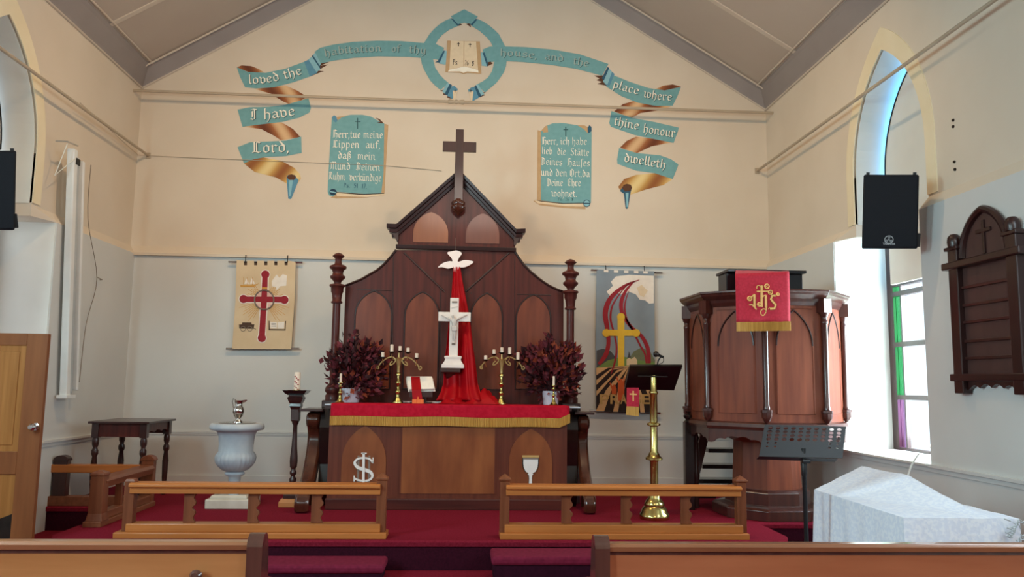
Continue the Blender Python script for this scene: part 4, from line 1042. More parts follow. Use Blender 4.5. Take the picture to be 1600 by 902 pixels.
# figure, one continuous surface
sk = MB(); vv = {}
def jv(n_, x, y, dy=0): p = k6(x, y); vv[n_] = (p[0], yx - .045 - dy, p[1])
for n_, x, y, dy in (('pel', 309, 465, .006), ('wst', 310, 448, .008), ('chs', 309, 428, .012), ('nek', 307, 412, .012), ('hd1', 304, 402, .016), ('hd2', 302, 392, .016), ('ls', 294, 416, .01), ('rs', 324, 415, .01), ('le', 268, 404, .004), ('re', 352, 402, .004),
                   ('lh', 240, 391, 0), ('rh', 382, 389, 0), ('lk', 304, 500, .016), ('rk', 315, 500, .016), ('lf', 305, 532, .004), ('rf', 311, 532, .006), ('lt', 304, 545, .014), ('rt', 310, 545, .016)): jv(n_, x, y, dy)
keys = list(vv)
me = bpy.data.meshes.new('figure')
ed = [('pel', 'wst'), ('wst', 'chs'), ('chs', 'nek'), ('nek', 'hd1'), ('hd1', 'hd2'), ('chs', 'ls'), ('ls', 'le'), ('le', 'lh'), ('chs', 'rs'), ('rs', 're'), ('re', 'rh'), ('pel', 'lk'), ('lk', 'lf'), ('lf', 'lt'), ('pel', 'rk'), ('rk', 'rf'), ('rf', 'rt')]
base = Vector(vv['pel'])
me.from_pydata([Vector(vv[n_]) - base for n_ in keys], [(keys.index(a), keys.index(b)) for a, b in ed], [])
o = bpy.data.objects.new('figure', me); COL.objects.link(o); o.parent = t; o.location = base - WLOC[t.name]; WLOC[o.name] = base
rad = dict(pel=.024, wst=.021, chs=.026, nek=.010, hd1=.017, hd2=.015, ls=.014, rs=.014, le=.010, re=.010, lh=.007, rh=.007, lk=.014, rk=.014, lf=.009, rf=.009, lt=.008, rt=.008)
md = o.modifiers.new('skin', 'SKIN')
for i, n_ in enumerate(keys):
    me.skin_vertices[0].data[i].radius = (rad[n_], rad[n_]); me.skin_vertices[0].data[i].use_root = n_ == 'pel'
o.modifiers.new('sub', 'SUBSURF').levels = 2; o.modifiers['sub'].render_levels = 2
me.materials.append(M['corpus'])
pz_ = [k6(x, y) for x, y in ((293, 452), (326, 450), (328, 470), (322, 482), (297, 480))]
MB().prism(pz_, 'xz', yx - .082, yx - .04).build('loincloth', 'corpus', o, bevel=.012)
mb = MB(); a, b_ = k6(299, 325), k6(328, 317); mb.box(a[0], b_[0], yx - .037, yx - .029, a[1], b_[1]); mb.build('title_plate', 'bgrey', t)
mb = MB(); a, b_ = k6(297, 553), k6(317, 543); mb.box(a[0], b_[0], yx - .037, yx - .029, a[1], b_[1]); mb.build('foot_plate', 'bgrey', t)
bar2(MB(), [(296,352),(332,344)], 5, g6, yx - .034, .006).build('small_scroll', 'corpus', t)
# bracket
a = k6(238, 678); b_ = k6(345, 690)
t = thing('wall_bracket', 'dark wooden bracket shelf carrying the white crucifix', 'bracket', ((a[0] + b_[0]) / 2, 9.4, P(700, 628, 9.3).z))
MB().box(a[0], b_[0], yx - .08, YR - .012, a[1] - .05, a[1] - .001).build('shelf', 'mahdark', t, bevel=.01)
xm = (a[0] + b_[0]) / 2
MB().prism([(YR - .012, a[1] - .05), (yx - .02, a[1] - .05), (yx + .02, a[1] - .10), (yx + .12, a[1] - .16), (YR - .03, a[1] - .30), (YR - .012, a[1] - .34)], 'yz', xm - .05, xm + .05).build('console', 'mahdark', t)

# --- dove
g = g6
yd = YR - .075
dv = [(273,52),(300,44),(325,40),(352,54),(338,78),(330,96),(336,101),(370,92),(415,100),(396,118),(365,131),(338,133),(328,152),(316,172),(309,155),(304,133),(278,138),(245,130),(222,132),(250,108),(285,98),(301,98),(294,78)]
pts = [xz(*g(x, y), yd) for x, y in smoothpts(dv, 3, True)]
o = MB().prism(pts, 'xz', yd, yd + .014).build('dove_cutout', 'dove')
tag(o, 'flat white dove cutout hanging head down at the top of the red drape', 'dove')
tag(MB().tube([P(712, 372, yd + .007), P(712, 392.5, yd + .007)], .002, 5).build('hanging_thread', 'greycord'), 'thin thread holding the white dove', 'thread')

# --- red drape falling from the dove to the altar
def drape(u, v):
    """v 0 top .. 1 bottom"""
    ly = [(0, 130, 306, 343), (.12, 230, 299, 360), (.25, 310, 294, 376), (.42, 430, 280, 398), (.6, 560, 268, 412), (.75, 660, 255, 428), (.88, 760, 250, 440), (.95, 810, 235, 455), (1, 850, 212, 480)]
    for a, b in zip(ly, ly[1:]):
        if v <= b[0] + 1e-9:
            s = (v - a[0]) / (b[0] - a[0]); yy = a[1] + (b[1] - a[1]) * s; xl = a[2] + (b[2] - a[2]) * s; xr = a[3] + (b[3] - a[3]) * s; break
    e = v ** 1.5
    Y0 = (YR - .065) - .23 * v
    amp = .012 + .045 * e
    ph = u * PI * 7 + 1.2 * math.sin(v * 3 + u * 4)
    Yv = Y0 - amp * (0.5 + .5 * math.cos(ph)) - .03 * e * math.sin(u * PI)
    if v > .9: Yv -= (v - .9) * 1.0
    k_ = max(0, min(1, (u - .52) / .2)) * max(0, min(1, (v - .35) / .3)); Yv -= .13 * k_ * k_ * (3 - 2 * k_)
    p = xz(*g6(xl + (xr - xl) * (u + .012 * math.sin(ph + 1)), yy), Y0)
    return (p[0], Yv, max(p[1], ZT + .004))
t = thing('red_drape', 'long red satin drape hanging from the dove and pooling on the altar', 'drape', (P(730, 626, 9.15).x, 9.15, ZT))
MB().grid(72, 60, drape).build('hanging', 'satin', t, smooth=True, solid=.004, ang=80)
def pool(u, v):
    x = 225 + 340 * u
    hgt = 0.02 + .035 * math.exp(-((x - 300) / 60) ** 2) + .135 * math.exp(-((x - 462) / 48) ** 2) + .05 * math.exp(-((x - 520) / 30) ** 2)
    w_ = math.sin(PI * v) ** .6
    nz = noise.noise(Vector((u * 9, v * 5, 3.3))) * .022 + .018 * math.sin(u * 30 + 7 * v + 3 * math.sin(v * 6)) + noise.noise(Vector((u * 25, v * 9, 1))) * .008
    ed = min(1, min(u, 1 - u) * 9)
    X = P(*g6(x, 850), 9.0).x
    return (X + .02 * nz * 10, 8.84 + .42 * v + .03 * math.sin(u * 11), ZT + .003 + max(0, (hgt + nz) * w_ * ed))
MB().grid(90, 28, pool).build('pooled_end', 'satin', t, smooth=True, ang=80)
# --- vases and foliage
def vase(px0, px1, y0, y1, Y, lab):
    a, b = P(px0, y1, Y), P(px1, y1, Y); X = (a.x + b.x) / 2; r = (b.x - a.x) / 2; zt_ = P(px0, y0, Y).z - .0
    o = MB().lathe([(0, ZT), (r * .82, ZT), (r * .86, ZT + .01), (r, zt_ - .01), (r * 1.04, zt_), (r * .95, zt_), (r * .78, ZT + .03), (0, ZT + .03)], X, Y, 20).build('vase', 'vase', None, smooth=True, ang=50)
    tag(o, lab, 'vase', 'white altar vases'); return X, zt_, r
def bouquet(X, Y, z0, prof, n, lab, mats, seed, kpx, px):
    """prof: list of (px offset centre, y, half width px, weight) blobs measured in the photo"""
    rnd = random.Random(seed)
    t = thing('foliage', lab, 'foliage', (X, Y, z0 - .05), 'dark foliage arrangements')
    st = MB(); lf = [MB(), MB()]
    tot = sum(p[4] for p in prof)
    for bx, by, rx, ry, wt, dark in prof:
        c = Vector((P(bx, by, Y).x, Y, P(bx, by, Y).z)); RX = rx * kpx; RY = ry * kpx
        for i in range(max(2, int(6 * wt))):
            d = Vector((rnd.gauss(0, .5), rnd.gauss(0, .4), rnd.gauss(0, .5)))
            e = c + Vector((d.x * RX, d.y * RX, d.z * RY)); mid = (Vector((X, Y, z0)) + e) / 2 + Vector((0, 0, .05))
            st.tube([(X + rnd.uniform(-.02, .02), Y + rnd.uniform(-.02, .02), z0 - .04), mid, e], .0035, 4)
        for i in range(int(n * wt / tot)):
            while True:
                d = Vector((rnd.uniform(-1, 1), rnd.uniform(-1, 1), rnd.uniform(-1, 1)))
                if d.length < 1: break
            if rnd.random() < .22: d = d.normalized() * rnd.uniform(1.0, 1.38)
            p = c + Vector((d.x * RX, d.y * RX * .75, d.z * RY))
            out = (p - Vector((X, Y, z0 + .02))).normalized()
            ax = (out + Vector((rnd.gauss(0, .45), rnd.gauss(0, .45), rnd.gauss(0, .45)))).normalized()
            ln = rnd.uniform(.055, .105); wd = ln * rnd.uniform(.26, .42)
            sd = ax.cross(Vector((rnd.gauss(0, 1), rnd.gauss(0, 1), rnd.gauss(0, 1)))).normalized(); up = ax.cross(sd)
            mb = lf[0]
            mb.mi = (1 if rnd.random() < .5 else 0) if dark else (2 if rnd.random() < .22 else (0 if rnd.random() < .7 else 1))
            a = mb.v(p); l1 = mb.v(p + ax * ln * .4 + sd * wd + up * .006); r1 = mb.v(p + ax * ln * .4 - sd * wd + up * .006)
            md_ = mb.v(p + ax * ln * .5 - up * .004); tp = mb.v(p + ax * ln - up * .012)
            mb.f([a, md_, l1]); mb.f([a, r1, md_]); mb.f([l1, md_, tp]); mb.f([md_, r1, tp])
    st.build('stems', 'leafB', t)
    lf[1].bm.free()
    lf[0].build('leaves', mats, t, keep=True)
kp = P(601, 560, 9.15).x - P(600, 560, 9.15).x
X, z, r = vase(533, 563, 607, 631, 9.08, 'white pot holding dark foliage at the left end of the altar')
bouquet(X, 9.08, z, [(556, 566, 32, 34, 4, 1), (530, 575, 20, 26, 1.6, 1), (570, 585, 28, 24, 3.2, 0), (576, 555, 16, 20, 1.2, 0), (560, 606, 26, 14, 1.3, 0), (585, 570, 12, 16, .7, 0)], 950,
        'dark plum leaf arrangement in the pot at the left end of the altar', ['leafA', 'leafB', 'leafC'], 4, kp, 556)
X, z, r = vase(847, 874, 611, 633, 9.08, 'white pot holding russet foliage at the right end of the altar')
bouquet(X, 9.08, z, [(858, 566, 34, 24, 3.5, 0), (842, 596, 22, 22, 2, 1), (876, 596, 24, 26, 2.4, 0), (893, 580, 14, 18, 1.2, 0), (828, 556, 14, 12, .7, 1), (858, 540, 5, 14, .5, 1), (886, 553, 16, 12, .9, 0)], 950,
        'russet and plum leaf arrangement in the pot at the right end of the altar', ['leafA', 'leafB', 'leafC'], 9, kp, 858)

# ================================================================== BANNERS ON THE END WALL
yb = YB - .075
def applique(name, f, pts, mat, par, lift, sm=0):
    p = [f(x, y) for x, y in pts]
    if sm: p = smoothpts(p, sm, True)
    return MB().prism([xz(x, y, yb) for x, y in p], 'xz', yb - lift - .0015, yb - lift).build(name, mat, par)
def strip(name, f, pts, wpx, mat, par, lift, sm=0):
    if sm: pts = smoothpts(pts, sm)
    mb = MB(); bar2(mb, pts, wpx, f, yb - lift - .0015, .0015); return mb.build(name, mat, par)
def rod(f, a, b, par, nm='hanging_rod'):
    pa, pb = xz(*f(*a), yb), xz(*f(*b), yb)
    o = MB().tube([(pa[0], yb + .012, pa[1]), (pb[0], yb + .012, pb[1])], .012, 8).build(nm, 'darkmetal', par, smooth=True)
    for (x, z), s in ((pa, -1), (pb, 1)):
        MB().tube([(x, yb + .012, z), (x - s * .10, yb + .012, z)], .015, 8).build('rod_cap', 'chrome', o, smooth=True)
def hook(f, x, y0, y1, par):
    a, b = xz(*f(x, y0), yb), xz(*f(x, y1), yb)
    MB().tube([(a[0], YB - .036, a[1]), (a[0], yb + .012, a[1]), (b[0], yb - .006, b[1]), (b[0], yb + .024, b[1] - .012)], .006, 6).build('hook', 'black', par)
# left
h = zm(340, 390, 5.307)
c_ = xz(*h(390, 826), yb)
t = thing('banner', 'oatmeal cloth banner with red ringed cross, hanging left of the altar', 'banner', (c_[0], yb, c_[1]), 'wall banners')
tabs = []
top = [(158, 90)]
for x in (232, 317, 401, 484, 569): top += [(x - 14, 93), (x - 14, 131), (x + 12, 131), (x + 12, 93)]
applique('cloth', h, top + [(648, 103), (640, 400), (610, 828), (120, 826), (148, 420)], 'linen', t, 0)
rod(h, (88, 102), (702, 108), t); rod(h, (68, 822), (676, 822), t)
hook(h, 232, 44, 104, t); hook(h, 580, 50, 106, t)
for x in (232, 317, 401, 484, 569): applique('tab_gap', h, [(x - 14, 100), (x + 12, 100), (x + 12, 131), (x - 14, 131)], 'bbrown', t, -.006)
import itertools
for a0 in (35, 145, 215, 325):
    rs = MB()
    for k in range(9):
        an = math.radians(a0 - 24 + 6 * k); ln = 165 + 25 * math.sin(k * 2.1)
        d0, d1 = 75, ln + (30 if a0 > 180 else -20)
        # y is downward in the photograph
        pts = [(385 + math.cos(an) * d0, 420 - math.sin(an) * d0), (385 + math.cos(an) * d1, 420 - math.sin(an) * d1)]
        bar2(rs, pts, [5, 3], h, yb - .0035, .0012)
    rs.build('gold_rays', 'bgold', t)
for nm, mt, gr, lf in (('cross_border', 'bwhite', 9, .004), ('cross', 'bred', 0, .006)):
    applique(nm, h, [(373 - gr, 200 - gr), (418 + gr, 200 - gr), (412 + gr, 390), (392 + gr, 740 + gr), (343 - gr, 740 + gr), (363 - gr, 390)], mt, t, lf)
    applique(nm, h, [(215, 390 - gr), (560, 392 - gr), (560, 440 + gr), (215, 436 + gr)], mt, t, lf + .0002)
    for cx, cy in ((397, 208), (216, 411), (555, 418), (368, 735)): applique(nm + '_end', h, ell(cx, cy, 34 + gr * .8, 34 + gr * .8), mt, t, lf + .0004)
for k in range(4):
    a0 = math.radians(k * 90 + 10); sx = (1, -1, -1, 1)[k]; sy = (-1, -1, 1, 1)[k]
    applique('ring_field', h, [(388 + sx * 28, 418 + sy * 28), (388 + sx * 70, 418 + sy * 28), (388 + sx * 55, 418 + sy * 52), (388 + sx * 28, 418 + sy * 72)], 'bpink', t, .0068)
rg = [xz(*h(x, y), yb) for x, y in ell(388, 418, 80, 80, 28)]
MB().tube([(x, yb - .011, z) for x, z in rg], .010, 6, closed=True).build('ring', 'bgrey', t, smooth=True)
applique('cross_band', h, [(368, 314), (414, 314), (414, 330), (368, 330)], 'bgold', t, .0075)
applique('dove_motif', h, [(450, 262), (490, 208), (512, 235), (540, 205), (575, 215), (570, 300), (520, 305), (490, 338), (482, 310), (452, 305)], 'bwhite', t, .003)
bs = applique('ship_motif', h, [(188, 292), (210, 296), (290, 296), (345, 282), (300, 310), (190, 312)], 'bgold', t, .003)
for x in (215, 245, 290): strip('mast', h, [(x, 292), (x, 230)], 3, 'bgold', bs, .0035)
applique('sail', h, [(222, 285), (240, 240), (262, 285)], 'bwhite', bs, .0032); applique('sail', h, [(268, 285), (285, 238), (312, 285)], 'bwhite', bs, .0032)
wg = applique('wagon_motif', h, [(178, 622), (200, 622), (205, 606), (280, 606), (285, 622), (306, 622), (300, 658), (180, 656)], 'bbrown', t, .003)
for x in (212, 268): MB().tube([(a, yb - .006, b) for a, b in [xz(*h(p, q_), yb) for p, q_ in ell(x, 658, 20, 20, 16)]], .0035, 5, closed=True).build('wheel', 'bgrey', wg)
strip('shaft', h, [(300, 655), (318, 660)], 4, 'bbrown', wg, .0035)
bk = applique('book_motif', h, [(424, 592), (430, 592), (434, 660), (556, 662), (560, 594), (568, 594), (564, 672), (424, 670)], 'bbrown', t, .003)
applique('book_page', h, [(436, 600), (492, 604), (492, 656), (438, 654)], 'bwhite', bk, .0032); applique('book_page', h, [(498, 604), (554, 600), (552, 656), (498, 656)], 'bwhite', bk, .0032)
for y in (612, 624, 636): strip('text_line', h, [(446, y), (484, y + 2)], 3, 'bgrey', bk, .0038)
# right
h = zm(880, 380, 3.22)
c_ = xz(*h(310, 852), yb)
t = thing('banner', 'tall blue banner with yellow cross, red swirls and letters PRAISE, right of the altar', 'banner', (c_[0], yb, c_[1]), 'wall banners')
applique('cloth', h, [(168, 132), (458, 142), (460, 500), (462, 856), (166, 848), (164, 500)], 'sky', t, 0)
rod(h, (140, 135), (500, 150), t); rod(h, (132, 843), (490, 856), t)
hook(h, 215, 112, 138, t); hook(h, 409, 116, 146, t)
for x, y in ((215, 141), (265, 143), (316, 145), (366, 146), (413, 148)): applique('tab_loop', h, [(x - 11, y - 6), (x + 11, y - 5), (x + 11, y + 7), (x - 11, y + 6)], 'bwhite', t, .014)
applique('cloud', h, [(456, 165), (330, 160), (265, 168), (240, 195), (250, 215), (218, 245), (235, 265), (275, 250), (300, 262), (330, 245), (365, 258), (385, 285), (412, 288), (432, 305), (456, 303)], 'bwhite', t, .002)
applique('cloud_shine', h, [(370, 225), (395, 210), (425, 240), (405, 272), (385, 262)], 'pagepaint', t, .003)
applique('hill', h, [(168, 540), (200, 532), (240, 545), (275, 590), (290, 622), (168, 628)], 'bdark', t, .002)
applique('hill', h, [(325, 590), (355, 545), (395, 525), (440, 550), (461, 590), (461, 640), (330, 630)], 'bolive', t, .002)
applique('meadow', h, [(168, 628), (225, 590), (300, 570), (380, 590), (461, 600), (461, 660), (168, 660)], 'bgreen', t, .003)
applique('field', h, [(166, 628), (320, 618), (461, 640), (462, 854), (166, 846)], 'btan', t, .004)
for pts in ([(330,622),(240,632),(166,690),(166,665),(225,628)], [(330,622),(270,640),(166,745),(166,715),(240,640)], [(330,622),(300,640),(215,740),(166,840),(166,770),(265,655)],
            [(330,622),(315,650),(275,740),(250,850),(205,848),(240,745)], [(330,622),(330,660),(330,760),(320,852),(275,850),(295,740)], [(335,622),(360,680),(380,770),(388,852),(345,852),(350,740)],
            [(340,622),(390,690),(430,770),(440,853),(410,853),(400,770)]):
    applique('dark_furrow', h, pts, 'bblack', t, .005)
for nm, pts, wd in (('red_swirl', [(384,185),(310,215),(240,275),(212,350),(222,430),(228,500),(215,560),(180,610)], [3,14,22,26,22,20,22,16]),
                ('red_swirl', [(340,195),(300,235),(250,310),(238,380),(255,450),(268,520),(262,590),(240,660)], [2,5,8,10,9,9,10,4]),
                ('red_swirl', [(360,190),(315,240),(292,300),(300,360),(340,420),(395,470),(425,530),(432,605)], [3,14,20,18,16,18,20,18]),
                ('red_swirl', [(330,240),(310,310),(318,380),(350,440),(385,510),(412,560),(418,605)], [2,7,10,10,9,9,7])):
    pp = smoothpts(pts, 5); ww = [w_[0] for w_ in smoothpts([(a, 0) for a in wd], 5)]
    mb = MB(); bar2(mb, pp, ww, h, yb - .0085, .0015); mb.build(nm, 'bred', t)
ch_ = applique('church', h, [(318,615),(318,585),(328,580),(332,545),(337,580),(340,585),(360,572),(372,590),(372,620)], 'linen', t, .006)
applique('church_roof', h, [(322,578),(331,545),(340,578)], 'bdark', ch_, .007)
applique('yellow_cross', h, [(272,378),(307,378),(306,618),(276,620)], 'byellow', t, .011)
applique('yellow_cross_arm', h, [(215,437),(365,437),(365,468),(215,468)], 'byellow', t, .0112)
for cx, cy in ((290,372),(216,453),(366,453)): applique('yellow_cross_end', h, ell(cx, cy, 20, 20), 'byellow', t, .0115)
h2 = zm(920, 560, 9.016)
for nm, pts in (('praising_figure', [(415,600),(405,450),(412,355),(380,262),(392,255),(428,330),(445,290),(470,290),(478,335),(495,262),(505,268),(500,350),(495,590)]),
                ('praising_figure', [(322,505),(318,430),(290,350),(302,345),(335,400),(345,372),(368,372),(378,400),(390,430),(388,510)])):
    applique(nm, h2, pts, 'borange', t, .0065)
def word(txt, xs, y0, y1, f, mat, par, lift):
    for ch, (a, b) in zip(txt, xs):
        me = textmesh(ch, 1.0, 0.02)
        X0 = min(v.co.x for v in me.vertices); X1 = max(v.co.x for v in me.vertices); Y0 = min(v.co.y for v in me.vertices); Y1 = max(v.co.y for v in me.vertices)
        p0 = xz(*f(a, y1), yb); p1 = xz(*f(b, y0), yb)
        mb = MB()
        vs = [mb.v((p0[0] + (v.co.x - X0) / (X1 - X0) * (p1[0] - p0[0]), yb - lift, p0[1] + (v.co.y - Y0) / (Y1 - Y0) * (p1[1] - p0[1]))) for v in me.vertices]
        for p in me.polygons: mb.f([vs[i] for i in p.vertices])
        bpy.data.meshes.remove(me)
        mb.build('letter', mat, par, solid=.002)
word('PRAISE', [(152, 285), (300, 430), (440, 535), (548, 590), (610, 735), (745, 860)], 508, 645, h2, 'bgoldlet', t, .011)

# ================================================================== FONT, EWER
yf_ = 8.92
f8 = zm(320, 560, 3.606)
cxp = f8(180, 0)[0]
FX = P(*f8(178, 480), yf_).x; k8 = (P(*f8(179, 480), yf_).x - FX)
zf = lambda y: P(*f8(180, y), yf_).z
zpt = zf(768)
t = thing('font', 'grey blue marble urn shaped font on square cream stone base', 'font', (FX, yf_, F))
pr = [(30, 770), (30, 705), (34, 668), (50, 658), (56, 650), (54, 643), (46, 638), (70, 628), (92, 606), (106, 585), (110, 562), (106, 542), (96, 525), (95, 490), (99, 440), (108, 415), (118, 408), (146, 402), (151, 392), (150, 380), (144, 368), (138, 365), (128, 368), (110, 376)]
MB().lathe([(0, zf(770))] + [(r * k8, zf(y)) for r, y in pr] + [(0, zf(380))], FX, yf_, 72, 26, (zf(632), zf(530)), .09).build('bowl', 'marble', t, smooth=True, ang=70)
hw = 122 * k8
MB().box(FX - hw, FX + hw, yf_ - hw, yf_ + hw, F, F + .10).build('base_step', 'marblebase', t, bevel=.012)
hw2 = 97 * k8
MB().loft([[(FX - a, yf_ - a, z), (FX + a, yf_ - a, z), (FX + a, yf_ + a, z), (FX - a, yf_ + a, z)] for a, z in ((hw2 * 1.04, F + .10), (hw2 * 1.04, F + .12), (hw2 * .94, F + .14), (hw2 * .9, zf(772)), (hw2 * .5, zf(768)))]).build('pedestal', 'marblebase', t, bevel=.004)
o = MB().lathe([(0, zf(379)), (100 * k8, zf(366)), (104 * k8, zf(361)), (96 * k8, zf(360)), (0, zf(372))], FX, yf_, 32).build('basin', 'silver', None, smooth=True)
tag(o, 'silver basin dish resting in the mouth of the marble font', 'basin')
EX = P(*f8(190, 300), yf_).x
ze = lambda y: P(*f8(190, y), yf_).z
t = thing('ewer', 'small shiny silver ewer standing on the marble font', 'jug', (EX, yf_, ze(366)))
zb0 = ze(368)
MB().lathe([(0, zb0), (26 * k8, zb0), (27 * k8, ze(356)), (14 * k8, ze(346)), (13 * k8, ze(340)), (26 * k8, ze(322)), (32 * k8, ze(300)), (30 * k8, ze(282)), (20 * k8, ze(268)), (20 * k8, ze(252)), (26 * k8, ze(238)), (22 * k8, ze(240)), (16 * k8, ze(262)), (0, ze(270))], EX, yf_, 20).build('body', 'silver', t, smooth=True, ang=60)
q8 = lambda x, y: (P(*f8(x, y), yf_).x, yf_, P(*f8(x, y), yf_).z)
MB().tube([q8(175, 300), q8(160, 275), q8(154, 245), q8(160, 228), q8(172, 232), q8(176, 255)], .006, 6).build('handle', 'silver', t, smooth=True)
MB().loft([[q8(190, 240), (q8(195, 240)[0], yf_ - .03, q8(195, 240)[2]), q8(205, 262), (q8(195, 240)[0], yf_ + .03, q8(195, 240)[2])], [q8(236, 234), q8(238, 235), q8(238, 240), q8(237, 237)]]).build('spout', 'silver', t, smooth=True)

# ================================================================== CANDLE STAND
ys = 8.95
SX = P(457, 760, ys).x
f9 = lambda y: P(*f8(495, y), ys).z
t = thing('candle_stand', 'tall dark turned wooden candle stand left of the altar on stepped base', 'candle stand', (SX, ys, F))
k9 = P(*f8(501, 480), ys).x - P(*f8(500, 480), ys).x
pr = [(12, 790), (15, 770), (16, 720), (18, 700), (20, 680), (13, 668), (12, 662), (19, 650), (19, 640), (13, 630), (12, 622), (20, 612), (20, 605), (22, 580), (21, 555), (16, 500), (13, 430), (12, 378), (18, 368), (22, 352)]
MB().lathe([(0, f9(795))] + [(r * k9, f9(y)) for r, y in pr] + [(0, f9(352))], SX, ys, 18).build('turned_shaft', 'mahdark', t, smooth=True, ang=50)
a = 24 * k9
MB().box(SX - a, SX + a, ys - a, ys + a, f9(354), f9(285)).build('square_shaft', 'mahdark', t, bevel=.01)
def sq(a, z): return [(SX - a * k9, ys - a * k9, z), (SX + a * k9, ys - a * k9, z), (SX + a * k9, ys + a * k9, z), (SX - a * k9, ys + a * k9, z)]
MB().loft([sq(22, f9(290)), sq(32, f9(270)), sq(30, f9(255)), sq(38, f9(240)), sq(44, f9(222)), sq(36, f9(212)), sq(36, f9(205))]).build('capital', 'mahdark', t)
MB().loft([sq(40, f9(207)), sq(56, f9(198)), sq(66, f9(183)), sq(70, f9(180)), sq(64, f9(181)), sq(50, f9(196)), sq(10, f9(198))]).build('tray', 'ebony', t)
MB().loft([sq(62, F), sq(62, F + .05), sq(52, F + .085)]).build('base_step', 'pewL', t, bevel=.006)
MB().loft([sq(42, F + .085), sq(42, F + .12), sq(30, F + .16), sq(12, f9(790))]).build('base_step', 'mahdark', t, bevel=.006)
t2 = thing('paschal_candle', 'thick white paschal candle with red markings on the tall candle stand', 'candle', (SX, ys, f9(197)))
MB().lathe([(0, f9(197)), (.036, f9(197)), (.035, f9(90)), (.03, f9(78)), (.014, f9(84)), (0, f9(86))], SX, ys, 18).build('wax', 'wax', t2, smooth=True)
mk_ = MB()
for i in range(9):
    y = 100 + i * 9; a = (i % 3 - 1) * .5 - PI / 2
    mk_.box(SX + .0345 * math.cos(a) - .009, SX + .0345 * math.cos(a) + .006, ys + .0345 * math.sin(a) - .004, ys + .0345 * math.sin(a) + .004, f9(y + 6), f9(y))
mk_.build('red_motif', 'bred', t2)
MB().lathe([(.037, f9(188)), (.040, f9(188)), (.040, f9(176)), (.037, f9(176))], SX, ys, 18).build('gilt_band', 'brassdull', t2)

# ================================================================== CORNER TABLE
ty0, ty1 = 9.02, 9.85
tx0, tx1 = P(137, 657, ty0).x, P(233, 660, ty0).x
tz = P(185, 659, ty0).z
t = thing('side_table', 'dark wooden side table with turned legs in the left corner', 'table', ((tx0 + tx1) / 2, (ty0 + ty1) / 2, F))
MB().box(tx0, tx1, ty0, ty1, tz - .025, tz).build('table_top', 'mahdark', t, bevel=.006)
ap = MB(); i_ = .05
ap.box(tx0 + i_, tx1 - i_, ty0 + i_, ty0 + i_ + .025, tz - .17, tz - .025)
ap.build('apron', 'mah', t)
MB().box(tx0 + i_, tx0 + i_ + .025, ty0 + i_, ty1 - i_, tz - .17, tz - .025).build('apron', 'mah', t)
MB().box(tx0 + i_, tx1 - i_, ty1 - i_ - .025, ty1 - i_, tz - .17, tz - .025).build('apron', 'mah', t)
sc = [(ty0 + i_, tz - .025), (ty0 + i_, tz - .17)]
n_ = 20
for i in range(n_ + 1):
    s = i / n_; sc.append((ty0 + .1 + (ty1 - ty0 - .2) * s, tz - .15 + .028 * abs(math.sin(s * PI * 3)) + .02 * math.sin(s * PI)))
sc += [(ty1 - i_, tz - .17), (ty1 - i_, tz - .025)]
MB().prism(sc, 'yz', tx1 - i_ - .025, tx1 - i_).build('apron', 'mah', t)
def leg(x, y):
    mb = MB(); H = tz - .17 - F
    mb.lathe([(0, F), (.022, F), (.030, F + .03), (.020, F + .06), (.032, F + .075), (.032, F + .095), (.022, F + .11), (.030, F + .2), (.036, F + H * .55), (.024, F + H * .70), (.036, F + H * .74), (.036, F + H * .79), (.022, F + H * .83), (.034, F + H * .88), (.036, F + H * .94), (.026, F + H)], x, y, 14)
    mb.box(x - .036, x + .036, y - .036, y + .036, tz - .18, tz - .025)
    mb.build('leg', 'mahdark', t, smooth=True, ang=50)
for x in (tx0 + i_ + .02, tx1 - i_ - .02):
    for y in (ty0 + i_ + .02, ty1 - i_ - .02): leg(x, y)

